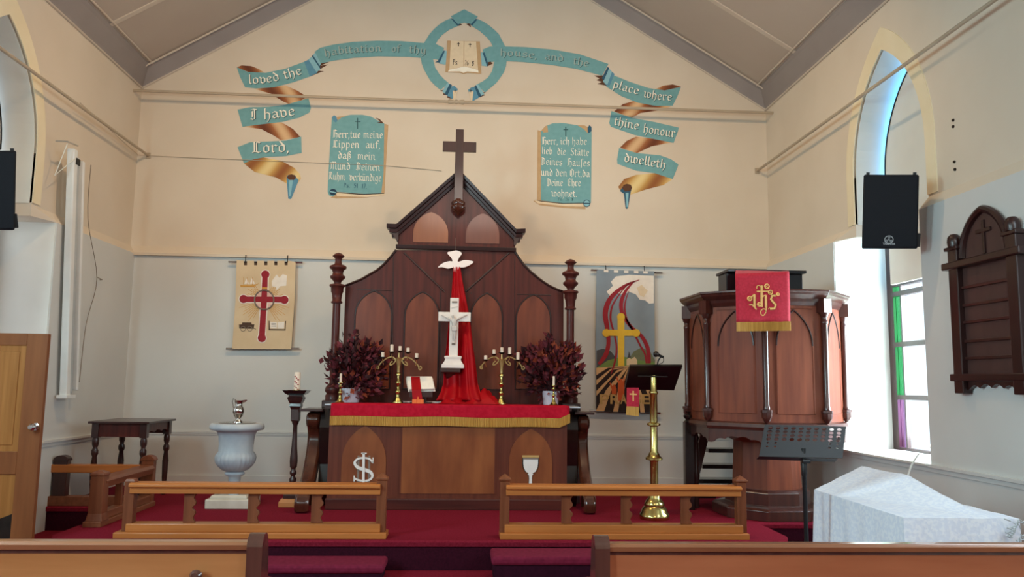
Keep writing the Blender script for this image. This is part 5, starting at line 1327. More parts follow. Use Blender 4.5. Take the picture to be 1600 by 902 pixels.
# ================================================================== COMMUNION RAILS
yr0, yr1 = 7.13, 7.27
def baluster(par, px, z0, z1, mat='oakz'):
    X = P(px, 795, 7.20).x
    n = 24; L_, R_ = [], []
    for i in range(n + 1):
        s = i / n; wv = .046 + .010 * math.cos(s * PI * 6) - (.01 if .45 < s < .55 else 0)
        L_.append((X - .05 + (.05 - wv) * .0 if False else X - .046, z0 + (z1 - z0) * s)); R_.append((X + wv * .9 + .006, z0 + (z1 - z0) * s))
    MB().prism(L_ + R_[::-1], 'xz', 7.185, 7.215).build('baluster', mat, par, bevel=.004)
def rail(lab, xa, xb, balu, cap, plain, label_cat='communion rail'):
    x0, x1 = P(xa, 838, yr0).x, P(xb, 838, yr0).x
    t = thing('communion_rail', lab, 'communion rail', ((x0 + x1) / 2, 7.20, F), 'front communion rails')
    zt_ = P(700, 757, yr0).z - .005
    pa, pb = cap  # px of capped post and of plain end board
    p0, p1 = sorted((P(pa, 790, yr0).x, P(pb, 790, yr0).x))
    MB().box(x0, x1, yr0 - .03, yr1 + .03, F, F + .05).build('sill', 'oak', t, bevel=.006)
    MB().box(p0, p1, yr0 - .0, yr1, F + .05, F + .12).build('bottom_rail', 'oak', t, bevel=.006)
    MB().loft([[(x, y, z) for y, z in ((yr0 + .01, zt_ - .09), (yr0 + .01, zt_ - .04), (yr0 - .02, zt_ - .032), (yr0 - .02, zt_ - .012), (yr0 + .005, zt_), (yr1 - .005, zt_), (yr1 + .02, zt_ - .012), (yr1 + .02, zt_ - .032), (yr1 - .01, zt_ - .04), (yr1 - .01, zt_ - .09))] for x in (p0 + .01, p1 - .01)]).build('top_rail', 'oak', t, bevel=.003)
    for b in balu: baluster(t, b, F + .12, zt_ - .09)
    X = P(pa, 790, yr0).x; a = .042
    zc = zt_ + .03
    MB().loft([[(X - r, 7.20 - r, z), (X + r, 7.20 - r, z), (X + r, 7.20 + r, z), (X - r, 7.20 + r, z)] for r, z in ((a, F + .05), (a, zc), (a + .012, zc + .006), (a + .012, zc + .022), (.004, zc + .06))]).build('end_post', 'oakz', t, bevel=.003)
    X = P(pb, 790, yr0).x
    if plain:
        MB().loft([[(X - r, 7.20 - r, z), (X + r, 7.20 - r, z), (X + r, 7.20 + r, z), (X - r, 7.20 + r, z)] for r, z in ((a, F + .05), (a, zc - .02), (a * .8, zc))]).build('end_post', 'oakz', t, bevel=.003)
    else:
        MB().loft([[(X - r, 7.20 - r, z), (X + r, 7.20 - r, z), (X + r, 7.20 + r, z), (X - r, 7.20 + r, z)] for r, z in ((a, F + .05), (a, zc), (a + .012, zc + .006), (a + .012, zc + .022), (.004, zc + .06))]).build('end_post', 'oakz', t, bevel=.003)
rail('oak communion rail with square end post, front left before the altar', 178, 604, (296, 396, 495), (595, 198), True)
rail('oak communion rail with square end posts, front right before the altar', 781, 1170, (885, 978, 1071), (789, 1161), False)
# side rail running back at the left
xs_ = -3.24
t = thing('side_rail', 'brown wooden rail running back from the left end of the front rail', 'communion rail', (xs_, 8.3, F))
zs_ = P(163, 745, 7.72).z - .01
MB().box(xs_ - .08, xs_ + .08, 7.62, 8.93, F, F + .05).build('sill', 'oaky', t, bevel=.006)
MB().box(xs_ - .05, xs_ + .05, 7.7, 8.85, F + .05, F + .12).build('bottom_rail', 'oaky', t, bevel=.006)
MB().loft([[(xs_ + a, y, z) for a, z in ((-.06, zs_ - .09), (-.08, zs_ - .03), (-.06, zs_), (.06, zs_), (.08, zs_ - .03), (.06, zs_ - .09))] for y in (7.7, 8.85)]).build('top_rail', 'oaky', t, bevel=.004)
MB().box(xs_ - .03, xs_ + .03, 8.15, 8.2, F + .12, zs_ - .09).build('baluster', 'oakz', t)
MB().box(xs_ - .03, xs_ + .03, 8.5, 8.55, F + .12, zs_ - .09).build('baluster', 'oakz', t)
xpf = P(154, 780, 7.70).x
MB().loft([[(xpf - r, 7.70 - r, z), (xpf + r, 7.70 - r, z), (xpf + r, 7.70 + r, z), (xpf - r, 7.70 + r, z)] for r, z in ((.075, F + .05), (.062, F + .12), (.058, zs_ + .02), (.066, zs_ + .03), (.062, zs_ + .05), (.02, zs_ + .07))]).build('front_post', 'oakz', t, bevel=.004)
def knobpost(par, X, Y, z0, zt_, mat, w_=.06):
    mb = MB(); mb.box(X - w_, X + w_, Y - .045, Y + .045, z0, zt_ - .05); mb.build('post', mat, par, bevel=.006)
    mb = MB()
    mb.prism([(X + (w_ + .012) * math.cos(a), zt_ - .06 + .06 * math.sin(a)) for a in [PI * i / 12 for i in range(13)]] , 'xz', Y - .05, Y + .05); mb.build('rounded_top', mat, par, bevel=.006)
knobpost(t, P(231, 750, 8.92).x, 8.92, F, P(231, 711, 8.92).z, 'oakz', .065)
# rail closing off the corner, from the side wall
t = thing('corner_rail', 'dark brown rail with rounded wall post in front of the corner table', 'communion rail', (-3.75, 8.93, F))
zk = P(150, 726, 8.93).z
xw0, xw1 = P(70, 750, 8.93).x, -3.24 - .085
MB().box(xw0 + .05, xw1, 8.88, 8.98, zk - .085, zk).build('top_rail', 'oak', t, bevel=.008)
MB().box(xw0 - .05, xw1, 8.86, 8.99, F, F + .10).build('sill', 'oaky', t, bevel=.006)
knobpost(t, max(xw0, -XL + .09), 8.93, F, P(70, 711, 8.93).z, 'mahdark', .07)

# kneeling cushions on the nave floor
def kneeler(px0, px1, yt, Yc, lab, dep=.36, ztop=None):
    z1 = P(px0, yt, Yc + dep / 2).z if ztop is None else ztop
    x0, x1 = P(px0, 880, Yc - dep / 2).x, P(px1, 880, Yc - dep / 2).x
    t = thing('kneeler', lab, 'kneeler', ((x0 + x1) / 2, Yc, 0), 'kneelers before the communion rails')
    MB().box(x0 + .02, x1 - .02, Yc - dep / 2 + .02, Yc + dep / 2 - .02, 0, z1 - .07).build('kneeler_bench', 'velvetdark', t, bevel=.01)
    def cu(u, v):
        return (x0 + (x1 - x0) * u, Yc + dep * (v - .5), z1 - .02 * (2 * v - 1) ** 2 - .008 * math.sin(u * 8) ** 2)
    mb = MB(); mb.loft([[(x, y, z) for x, y in ((x0, Yc - dep / 2), (x1, Yc - dep / 2), (x1, Yc + dep / 2), (x0, Yc + dep / 2))] for z in (z1 - .07, z1)])
    mb.build('cushion', 'velvet', t, bevel=.022)
    return t
kneeler(200, 600, 868, 6.78, 'long maroon kneeling cushion on the floor before the left communion rail')
kneeler(768, 1165, 856, 6.78, 'long raised maroon kneeling cushion on the floor before the right communion rail')

# ================================================================== LECTERN
yl = 8.2
LX = P(1022, 740, yl).x
t = thing('lectern', 'tall brass lectern with black slanted desk, left of the pulpit', 'lectern', (LX, yl, F))
zl_ = lambda y: P(1021, y, yl).z
kl = P(1023, 700, yl).x - P(1022, 700, yl).x
dz_ = F - zl_(812)
pr = [(0, F), (22, F), (23, F + .02), (22.5, F + .05), (20, F + .07), (19, F + .10), (15, F + .13), (15.5, F + .15), (13, F + .18), (9, F + .21), (9, F + .23), (6.5, F + .25), (6, F + .32)]
pr = [(r * kl, z) for r, z in pr]
for y, r in ((722, 6.3), (720, 7), (718.5, 13), (715.5, 13), (712, 9), (709, 8), (706, 6), (667, 5.6), (664.5, 10.5), (662, 10.5), (660, 6), (617, 5.6), (615, 7), (613, 7), (611, 5.6), (586, 5.2)):
    pr.append((r * kl, zl_(y)))
pr.append((0, zl_(586)))
MB().lathe(pr, LX, yl, 20).build('column', 'brass', t, smooth=True, ang=45)
c4 = [P(984, 571, yl - .14), P(1066, 571, yl - .14), P(1053, 609, yl + .16), P(976, 607.5, yl + .16)]
mb = MB(); n = (c4[1] - c4[0]).cross(c4[3] - c4[0]).normalized() * .012
mb.loft([[p + n for p in c4], [p - n for p in c4]]); dk = mb.build('desk', 'blackgloss', t)
a, b = P(997, 588, yl - .05), P(1043, 589, yl - .05)
MB().tube([a, b], .006, 6).build('desk_bar', 'darkmetal', dk)
m0, m1 = P(1027, 570, yl - .1), P(1030, 560, yl - .1)
t2 = thing('microphone', 'black microphone on a short gooseneck above the lectern desk', 'microphone', P(1027, 570, yl - .13))
MB().tube(smoothpts([tuple(P(*p, yl - .13)) for p in ((1027, 570), (1029, 563), (1033, 558), (1036, 558))], 4), .007, 6).build('gooseneck', 'black', t2, smooth=True)
MB().tube([P(1036, 558, yl - .13), P(1031, 556, yl - .15), P(1027.5, 554.5, yl - .17)], [.013, .013, .020], 10).build('body', 'black', t2, smooth=True)
cc = P(1025, 553.5, yl - .18); MB().ball(cc, .030, 12).build('grille', 'darkmetal', t2, smooth=True)
MB().tube(smoothpts([tuple(P(*p, yl - .12)) for p in ((1036, 558), (1037, 563), (1035, 567), (1030, 569))], 4), .004, 5).build('cable', 'black', t2)
# small stole hanging from the desk
ysl = yl - .02
t = thing('lectern_fall', 'small red hanging with cream cross and gold fringe below the lectern desk', 'hanging', (P(989, 650, ysl).x, ysl, P(989, 650, ysl).z))
qs = [P(979.5, 606, ysl), P(998, 606, ysl), P(998.5, 636, ysl), P(979, 635, ysl)]
MB().prism([(p.x, p.z) for p in qs], 'xz', ysl - .004, ysl + .004).build('cloth', 'fall', t)
qs = [P(979, 635, ysl), P(998.5, 636, ysl), P(998, 651, ysl), P(978, 648.5, ysl)]
MB().prism([(p.x, p.z) for p in qs], 'xz', ysl - .003, ysl + .003).build('fringe', 'gold', t)
mb = MB(); bar2(mb, [(989.5, 611), (989.5, 627)], 2.2, lambda x, y: (x, y), ysl - .007, .003); o = mb.build('cross', 'goldthread', t)
mb = MB(); bar2(mb, [(984, 616), (995, 616.5)], 2.2, lambda x, y: (x, y), ysl - .0075, .003); mb.build('cross_arm', 'goldthread', o)
# ================================================================== PULPIT
PC = Vector((3.405, 8.56, 0)); PA0 = math.atan2(-PC.y, -(PC.x - CX)) + 0.02
def octp(r, z, k): a = PA0 + k * PI / 4; return Vector((PC.x + r * math.cos(a), PC.y + r * math.sin(a), z))
def octr(r, z): return [octp(r, z, k) for k in range(8)]
t = thing('pulpit', 'large octagonal mahogany pulpit on a pedestal by the right window', 'pulpit', (PC.x, PC.y, F))
MB().loft([octr(.58, F), octr(.58, F + .10), octr(.55, F + .12), octr(.44, F + .13), octr(.44, F + .26), octr(.41, F + .29)]).build('base', 'pulpitdark', t, bevel=.006)
MB().loft([octr(.36, F + .28), octr(.34, 1.02), octr(.5, 1.10), octr(.62, 1.16)]).build('pedestal', 'pulpit', t, bevel=.004)
RB = .80
MB().loft([octr(RB, 1.15), octr(RB, 2.49)]).build('body', 'pulpit', t)
MB().loft([octr(RB + .03, 1.17), octr(RB + .045, 1.20), octr(RB + .035, 1.235), octr(RB + .005, 1.25)]).build('foot_moulding', 'pulpitdark', t, bevel=.003)
MB().loft([octr(RB + .005, 2.43), octr(RB + .03, 2.47), octr(RB + .04, 2.50), octr(RB + .085, 2.54), octr(RB + .095, 2.56), octr(RB + .104, 2.57), octr(RB + .104, 2.59), octr(RB - .1, 2.595)]).build('cornice', 'pulpitdark', t, bevel=.003)
for k in range(8):
    a, b = octp(RB, 0, k), octp(RB, 0, k + 1)
    d = (b - a); wd = d.length; d = d / wd; nr = Vector((d.y, -d.x, 0)); 
    if nr.dot(a - Vector((PC.x, PC.y, 0))) < 0: nr = -nr
    pt = lambda u, z, o=.0: tuple(a + d * u + nr * o + Vector((0, 0, z)))
    if k in (6, 7, 0, 1):
        # face panel with pointed arch moulding
        MB().loft([[pt(u, z, .0) for u, z in ((.10, 1.33), (wd - .10, 1.33), (wd - .10, 2.40), (.10, 2.40))], [pt(u, z, .008) for u, z in ((.105, 1.335), (wd - .105, 1.335), (wd - .105, 2.395), (.105, 2.395))]]).build('panel', 'pulpit', t)
        ar = gothic(.115, wd - .115, 1.9, 2.02, 2.38, 12)[1:-1]
        MB().tube([pt(u, z, .009) for u, z in ar], .010, 6).build('arch_moulding', 'mahline', t, smooth=True)
        for u in (.115, wd - .115): MB().tube([pt(u, 1.34, .008), pt(u, 2.02, .008)], .005, 6).build('panel_bead', 'pulpit', t, smooth=True)
        # shaped apron below
        sc = [(0.0, 1.17), (0.0, 1.03)]
        n_ = 24
        for i in range(n_ + 1):
            s = i / n_; e = 1.03 + .055 * math.sin(PI * s) + .018 * abs(math.sin(PI * 4 * s)) * (1 if 0.08 < s < .92 else 0)
            sc.append((wd * (.04 + .92 * s), e))
        sc += [(wd, 1.03), (wd, 1.17)]
        MB().loft([[pt(u, z, -.015) for u, z in sc], [pt(u, z, .012) for u, z in sc]]).build('apron', 'pulpitdark', t)
    c = octp(RB + .025, 0, k)
    ang = PA0 + k * PI / 4
    mb = MB(); mb.M = Matrix.Translation(c) @ Matrix.Rotation(ang, 4, 'Z')
    mb.box(-.05, .05, -.055, .055, 2.36, 2.50)
    mb.lathe([(0, 2.31), (.03, 2.31), (.042, 2.33), (.05, 2.36), (0, 2.36)], 0, 0, 14)
    mb.lathe([(0, 1.37), (.036, 1.38), (.036, 1.40), (.028, 1.42), (.032, 2.24), (.036, 2.25), (.036, 2.27), (.029, 2.28), (.029, 2.315), (0, 2.315)], 0, 0, 14)
    mb.lathe([(0, 1.24), (.02, 1.25), (.05, 1.30), (.052, 1.345), (.058, 1.35), (.058, 1.375), (0, 1.38)], 0, 0, 8)
    mb.build('column', 'pulpitdark', t, smooth=True, ang=35)
# reading desk on the front, facing the nave
dirv = (Vector((math.cos(PA0), math.sin(PA0), 0)))
yd_ = octp(RB, 0, 0).y
a0, a1 = P(1133, 452, yd_ + .2), P(1252, 452, yd_ + .2)
zt_ = P(1190, 424, yd_ + .2).z
t2 = thing('reading_desk', 'black reading desk on top of the pulpit behind the red fall', 'desk', ((a0.x + a1.x) / 2, yd_ + .2, 2.59))
MB().box(a0.x, a1.x, yd_ + .16, yd_ + .42, 2.59, zt_ - .03).build('box', 'blackgloss', t2, bevel=.008)
MB().loft([[(x, y, z) for x, y in ((a0.x - .01, yd_ + .08), (a1.x + .01, yd_ + .08), (a1.x + .01, yd_ + .46), (a0.x - .01, yd_ + .46))] for z in (zt_ - .03, zt_)]).build('sloping_top', 'blackgloss', t2, bevel=.006)
# red fall with gold monogram
yfl = yd_ - .215
t3 = thing('pulpit_fall', 'rose red pulpit fall embroidered in gold with monogram ihs, gold fringe below', 'hanging', (P(1192, 516, yfl).x, yfl, P(1192, 516, yfl).z))
qs = [P(1149, 428, yfl), P(1233, 425, yfl), P(1235, 503.5, yfl), P(1150.5, 504.5, yfl)]
MB().grid(16, 12, lambda u, v: tuple(qs[0].lerp(qs[1], u).lerp(qs[3].lerp(qs[2], u), v) + Vector((0, .004 * math.sin(u * 14) * v, 0)))).build('cloth', 'fall', t3, smooth=True, solid=.006)
MB().loft([[(qs[0].x, yfl - .003, qs[0].z), (qs[1].x, yfl - .003, qs[1].z), (qs[1].x, yfl + .003, qs[1].z), (qs[0].x, yfl + .003, qs[0].z)], [(X_, yd_ + .16, zt_ + h_) for X_, h_ in ((P(1150, 428, yd_ + .16).x, .008), (P(1232, 425, yd_ + .16).x, .008), (P(1232, 425, yd_ + .16).x, .002), (P(1150, 428, yd_ + .16).x, .002))]]).build('cloth_top', 'fall', t3)
fs = [P(1150.5, 503.5, yfl), P(1235, 502.5, yfl), P(1235.5, 517, yfl), P(1150.5, 518, yfl)]
MB().grid(160, 2, lambda u, v: tuple(fs[0].lerp(fs[1], u).lerp(fs[3].lerp(fs[2], u), v) + Vector((0, -.004 + .003 * math.sin(u * 500), 0)))).build('fringe', 'gold', t3, solid=.004)
gi = zm(1140, 420, 8.2)
emb = lambda nm, pts, wpx, par=t3, lift=.012, sm=0: bar2(MB(), smoothpts(pts, sm) if sm else pts, wpx, gi, yfl - lift, .003).build(nm, 'goldthread', par)
def outl(nm, pts, w_):
    o = bar2(MB(), pts, w_ + 14, gi, yfl - .0115, .002).build(nm + '_ground', 'bbrown', t3)
    return emb(nm, pts, w_, t3, .014)
M['bbrown'] = flat('umber embroidery', (150, 84, 50))
outl('letter_i', [(318, 330), (320, 500)], 26); emb('letter_i_serif', [(262, 378), (320, 328)], 17); emb('letter_i_foot', [(252, 462), (290, 462), (345, 522)], 17)
outl('letter_h', [(412, 215), (412, 490)], 28); outl('letter_h', [(465, 340), (468, 500)], 26); emb('letter_h_shoulder', [(415, 380), (440, 345), (470, 340)], 14)
emb('letter_h_tail', [(468, 490), (470, 540), (450, 585), (425, 600), (402, 580), (400, 545), (425, 518), (455, 520), (470, 550)], 12, sm=4)
emb('cross_bar', [(348, 292), (495, 290)], 18)
outl('letter_s', [(590, 345), (545, 345), (530, 390), (560, 430), (592, 465), (575, 510), (520, 515)], 24)
emb('flourish', [(350, 260), (352, 225), (380, 215), (400, 240)], 10, sm=4)
for cx, cy, r in ((470, 228, 28), (515, 305, 26), (250, 385, 26), (372, 460, 22), (610, 330, 16)):
    pp = [xz(*gi(x, y), yfl) for x, y in ell(cx, cy, r, r, 14)]
    MB().tube([(x, yfl - .014, z) for x, z in pp], .006, 5, closed=True).build('trefoil', 'goldthread', t3)
    emb('trefoil_leaf', [(cx - r * .6, cy - r * .5), (cx + r * .6, cy + r * .5)], 9); emb('trefoil_leaf', [(cx + r * .6, cy - r * .5), (cx - r * .6, cy + r * .5)], 9, lift=.0135)
emb('flourish', [(495, 520), (515, 495), (530, 520)], 9)

# stair behind the pulpit
t = thing('pulpit_stair', 'dark open stair with turned newel at the left of the pulpit', 'stair', (2.95, 9.0, F))
for i, (pl_, py, Y) in enumerate(((1107, 704, 9.42), (1098, 729, 9.26), (1089, 752, 9.10), (1080, 775, 8.98))):
    a = P(pl_, py, Y); 
    MB().box(a.x, 3.40 if i < 3 else 2.98, Y, Y + .24, a.z - .028, a.z + .02).build('tread', 'ebony', t, bevel=.006)
a, b = P(1112, 680, 9.2), P(1083, 765, 8.95)
MB().loft([[(a.x - .10, 9.2, a.z + .1), (a.x - .0, 9.2, a.z + .1), (a.x - .0, 9.24, a.z + .1), (a.x - .10, 9.24, a.z + .1)], [(b.x - .14, 8.95, F), (b.x - .02, 8.95, F), (b.x - .02, 8.99, F), (b.x - .14, 8.99, F)]]).build('string', 'mahdark', t)
nx = P(1076, 700, 8.82).x; zt_ = P(1076, 642, 8.82).z
mb = MB(); mb.box(nx - .05, nx + .05, 8.77, 8.87, F, zt_ - .12)
mb.build('newel', 'ebony', t, bevel=.008)
MB().lathe([(0, zt_ - .12), (.05, zt_ - .12), (.03, zt_ - .10), (.055, zt_ - .07), (.055, zt_ - .05), (.025, zt_ - .03), (.035, zt_ - .01), (0, zt_)], nx, 8.82, 14).build('newel_knob', 'ebony', t, smooth=True)
nx2 = P(1087, 700, 8.95).x
MB().lathe([(0, F), (.035, F), (.03, .55), (.045, .6), (.028, .66), (.04, .85), (.03, .98), (.045, 1.02), (.03, 1.06), (.03, zt_ - .1), (0, zt_ - .1)], nx2, 8.95, 12).build('baluster', 'mahdark', t, smooth=True)
MB().tube([(nx, 8.82, zt_ - .14), (nx + .10, 9.1, zt_ - .02), (octp(RB, 0, 6).x, octp(RB, 0, 6).y + .05, 1.45)], .028, 8).build('handrail', 'ebony', t, smooth=True)

# ================================================================== MUSIC STAND
ym_ = 5.2
c4 = [P(1195, 664, ym_ + .05), P(1322, 667, ym_ + .05), P(1309, 718, ym_ - .05), P(1186, 713.5, ym_ - .05)]
t = thing('music_stand', 'black perforated music stand in front of the pulpit', 'music stand', (P(1253, 800, ym_).x, ym_, 0))
W_ = (c4[1] - c4[0]).length; ex = (c4[1] - c4[0]).normalized(); H_ = (c4[3] - c4[0]).length; ey = (c4[0] - c4[3]).normalized(); ez = ex.cross(ey).normalized()
holes = []
for r in range(6):
    for c in range(10):
        if r >= 4 and not (c < 2 or c > 7): continue
        if r == 5 and c not in (0, 1, 8, 9): continue
        u = W_ * (.075 + .094 * c + .0); v = H_ * (.90 - .118 * r)
        rr = .0145 if r < 4 else .008
        holes.append([(u + rr * 1.15 * math.cos(-2 * PI * i / 12), v + rr * .82 * math.sin(-2 * PI * i / 12)) for i in range(12)])
me = plate_holes([(0, 0), (W_, 0), (W_, H_), (0, H_)], holes, .004, 'd')
mb = MB(); mt_ = Matrix((ex, ey, ez)).transposed().to_4x4(); mt_.translation = c4[3]
merge(mb, me, mt_); dk = mb.build('desk', 'black', t, keep=True)
MB().loft([[c4[3] - ez * .002, c4[3] - ez * .002 + ey * .004, c4[3] + ez * .05 * (-1 if ez.y < 0 else 1) + ey * .004, c4[3] + ez * .05 * (-1 if ez.y < 0 else 1)], [c4[2] - ez * .002, c4[2] - ez * .002 + ey * .004, c4[2] + ez * .05 * (-1 if ez.y < 0 else 1) + ey * .004, c4[2] + ez * .05 * (-1 if ez.y < 0 else 1)]]).build('ledge', 'black', dk)
bx = P(1253, 715, ym_).x; zq = P(1253, 715, ym_).z
MB().lathe([(0, .02), (.014, .02), (.014, zq - .12), (.018, zq - .11), (.018, zq - .03), (.012, zq - .02), (.012, zq + .06), (0, zq + .06)], bx, ym_ - .03, 12).build('stem', 'black', t, smooth=True)
MB().tube([(bx - .02, ym_ - .05, zq - .02), (bx + .03, ym_ - .05, zq - .02)], .014, 8).build('clamp', 'black', t)
for k in range(3):
    a = 2 * PI * k / 3 + .5
    MB().tube([(bx, ym_ - .03, .14), (bx + .14 * math.cos(a), ym_ - .03 + .14 * math.sin(a), .10), (bx + .27 * math.cos(a), ym_ - .03 + .27 * math.sin(a), .011)], .011, 8).build('leg', 'black', t, smooth=True)

# ================================================================== COVERED ORGAN
cD, cG, cH, cA = Vector((2.53, 4.32)), Vector((3.18, 4.30)), Vector((3.20, 5.86)), Vector((2.55, 5.48))
Bv, Cv = Vector((3.05, 5.78)), Vector((3.06, 5.17)); ZO = .90
def dseg(p, a, b):
    ab = b - a; s = max(0, min(1, (p - a).dot(ab) / ab.length_squared)); return (p - a - ab * s)
def oz(p):
    d = dseg(p, Bv, Cv)
    if d.x < -.0: e = max(0, 1 - (abs(d.x) / .50 + max(0, -d.y) / .86))
    else: e = max(0, 1 - (abs(d.x) / .2 + max(0, -d.y) / .80))
    f = e if d.y > -.02 else e ** 1.35
    return ZO + .135 * f
def ocl(u, v):
    p = cD.lerp(cG, u).lerp(cA.lerp(cH, u), v)
    z = oz(p) + .004 * noise.noise(Vector((p.x * 9, p.y * 9, 0)))
    return (p.x, p.y, z)
t = thing('covered_organ', 'low organ hidden under a white lace cloth beside the music stand', 'organ', (2.87, 5.0, 0))
mb = MB(); NU, NV = 34, 50
mb.grid(NU, NV, ocl)
per = [(i / NU, 0) for i in range(NU)] + [(1, j / NV) for j in range(NV)] + [(1 - i / NU, 1) for i in range(NU)] + [(0, 1 - j / NV) for j in range(NV)]
rings = []
cen = Vector((2.87, 5.0))
for lv in range(9):
    s = lv / 8; R = []
    for k, (u, v) in enumerate(per):
        x, y, z = ocl(u, v); o = (Vector((x, y)) - cen).normalized()
        fold = .018 * s * math.sin(k * .55 + 1.5 * math.sin(k * .13)) + .03 * s
        zb = .30 + .03 * math.sin(k * .2)
        R.append((x + o.x * fold, y + o.y * fold, z + (zb - z) * s))
    rings.append(R)
mb.loft(rings, caps=False)
bmesh.ops.remove_doubles(mb.bm, verts=mb.bm.verts, dist=.0005)
lc = mb.build('lace_cloth', 'lace', t, smooth=True, ang=75)
# organ case below the cloth
MB().loft([[(2.58, 4.38, z), (3.14, 4.38, z), (3.15, 5.7, z), (2.60, 5.42, z)] for z in (0, ZO - .03)]).build('case', 'pewend', t)
# leafy lace border showing at the right end
lb = MB()
for i in range(26):
    c_ = P(1572 + (i * 37 % 26), 814 + (i * 53 % 34), 4.272)
    a = i * 1.3
    lb.tube([c_ + Vector((.018 * math.cos(a), -.012, .018 * math.sin(a))), c_ + Vector((0, -.014, .006)), c_ + Vector((-.018 * math.cos(a), -.012, .012))], .0035, 4)
lb.build('lace_flowers', 'screengrey', lc)
# white cord from the window sill down to the organ
tag(MB().tube(smoothpts([tuple(P(1419, 743, 5.2)), tuple(P(1424, 728, 5.6)), tuple(P(1431, 716, 6.2)), tuple(P(1438, 709, 6.95)), (4.45, 7.3, SILL + .03)], 5), .006, 6).build('cord', 'cord', None, smooth=True), 'thin white cord running from the window sill down to the covered organ', 'cord')
tag(MB().tube(smoothpts([tuple(P(1432, 683, 7.85)), tuple(P(1440, 686, 7.7)), tuple(P(1448, 692, 7.5)), tuple(P(1455, 700, 7.3))], 4), .008, 6).build('cord', 'cord', None, smooth=True), 'white cord looping across the right window frame just above the sill', 'cord')

# ================================================================== PEWS
def pew(lab, xa, xb, Y, mat, endx, sgn):
    zt_ = P(200 if sgn < 0 else 1270, 845.5 if sgn < 0 else 849.5, Y).z
    x0, x1 = sorted((xa, xb))
    t = thing('pew', lab, 'pew', ((x0 + x1) / 2, Y + .25, 0), 'front pews')
    MB().loft([[(x, y, z) for y, z in ((Y + .02, .40), (Y - .005, zt_ - .05), (Y + .025, zt_ - .05), (Y + .06, .40))] for x in (x0, x1)]).build('backrest', mat, t)
    MB().loft([[(x, y, z) for y, z in ((Y - .02, zt_ - .035), (Y - .025, zt_ - .012), (Y - .015, zt_), (Y + .04, zt_), (Y + .05, zt_ - .012), (Y + .045, zt_ - .035))] for x in (x0, x1)]).build('top_rail', 'pewtop', t, bevel=.003)
    MB().box(x0, x1, Y - .008, Y + .03, zt_ - .05, zt_ - .035).build('groove_rail', 'pewend', t)
    MB().box(x0, x1, Y + .03, Y + .46, .42, .455).build('seat', mat, t, bevel=.006)
    for ex_, main in ((endx, True), (x0 if sgn < 0 else x1, False)):
        w_ = .066
        e0 = ex_ - w_ / 2; e1 = ex_ + w_ / 2
        zz = zt_ + .032
        pr = [(Y - .05, 0), (Y - .07, .2), (Y - .03, .6), (Y - .035, zz - .05)] + [(Y + .02 + .055 * math.cos(a), zz - .055 + .055 * math.sin(a)) for a in [PI - PI * i / 10 for i in range(11)]] + [(Y + .10, zz - .2), (Y + .16, .72), (Y + .40, .66), (Y + .48, .62), (Y + .46, .3), (Y + .50, 0)]
        MB().prism(pr, 'yz', e0, e1).build('pew_end', 'pewend', t, bevel=.012, smooth=True)
    return t
Yp = 3.6
eL = (P(390, 860, Yp).x + P(411, 860, Yp).x) / 2; eR = (P(930, 860, Yp).x + P(949, 860, Yp).x) / 2
tp = pew('long oak pew at the left, seen from behind, with rounded aisle end', -4.1, eL, Yp, 'pewL', eL, -1)
kx_, kz_ = P(304, 899, Yp - .06).x, P(304, 899, Yp - .06).z
mb = MB(); mb.lathe([(0, 0), (.012, 0), (.012, .03), (.025, .04), (.028, .055), (.018, .07), (0, .072)], 0, 0, 12)
for v in mb.bm.verts: v.co = Vector((v.co.x + kx_, Yp + .01 - v.co.z, v.co.y + kz_ - .01))
mb.build('peg', 'pewend', tp, smooth=True)
pew('long reddish pew at the right, seen from behind, with rounded aisle end', eR, 4.1, Yp, 'pewR', eR, 1)

# ================================================================== LOUDSPEAKERS
def speaker(lab, x0, y0, x1, y1, Y, s):
    """cabinet turned and tipped to face the middle of the nave"""
    cen = P((x0 + x1) / 2, (y0 + y1) / 2, Y); nd = (cen - OO).normalized()
    def on(x, y):
        d = ray(x, y); return OO + d * ((cen - OO).dot(nd) / d.dot(nd))
    fr = [on(x0 + 1.5, y0), on(x1, y0), on(x1 - 2.5, y1), on(x0 - 1.5, y1)]
    ex = (fr[1] - fr[0]).normalized(); ez = nd.cross(ex).normalized() * -1
    if ez.z < 0: ez = -ez
    t = thing('loudspeaker', lab, 'loudspeaker', (cen.x, cen.y, fr[3].z), 'wall loudspeakers')
    bk = [p + nd * .30 + (cen - p) * .16 for p in fr]
    MB().loft([fr, bk]).build('cabinet', 'blackplastic', t, bevel=.014)
    gr = [p + (cen - p) * .045 - nd * .004 for p in fr]
    MB().loft([[p - nd * .008 for p in gr], [p + nd * .03 for p in gr]]).build('grille', 'blackplastic', t, bevel=.008)
    for u in (.08, .92):
        c = fr[0].lerp(fr[1], u) + nd * .05
        MB().loft([[c + ex * a + nd * b + ez * h for a, b in ((-.014, -.014), (.014, -.014), (.014, .014), (-.014, .014))] for h in (-.005, .02)]).build('rigging_point', 'black', t)
    MB().tube([cen + nd * .29, cen + nd * .36, Vector((s * 4.32, cen.y + .36, cen.z + .04))], .02, 8).build('wall_arm', 'black', t)
    c = fr[2].lerp(fr[1], .12) + nd * .06
    MB().loft([[c + ex * a + nd * b + ez * h for a, b in ((-.01, -.03), (.02, -.03), (.02, .06), (-.01, .06))] for h in (-.06, .06)]).build('side_handle', 'black', t, bevel=.005)
    return t, cen, nd, ex, ez
ysp = 6.7
t, cen, nd, ex, ez = speaker('black loudspeaker with round emblem on the right wall before the window', 1347.5, 272.5, 1436.5, 389.5, ysp, 1)
def onsp(x, y, lift):
    d = ray(x, y); return OO + d * ((cen - OO).dot(nd) / d.dot(nd)) - nd * lift
E0 = onsp(1389, 374.5, .0145)
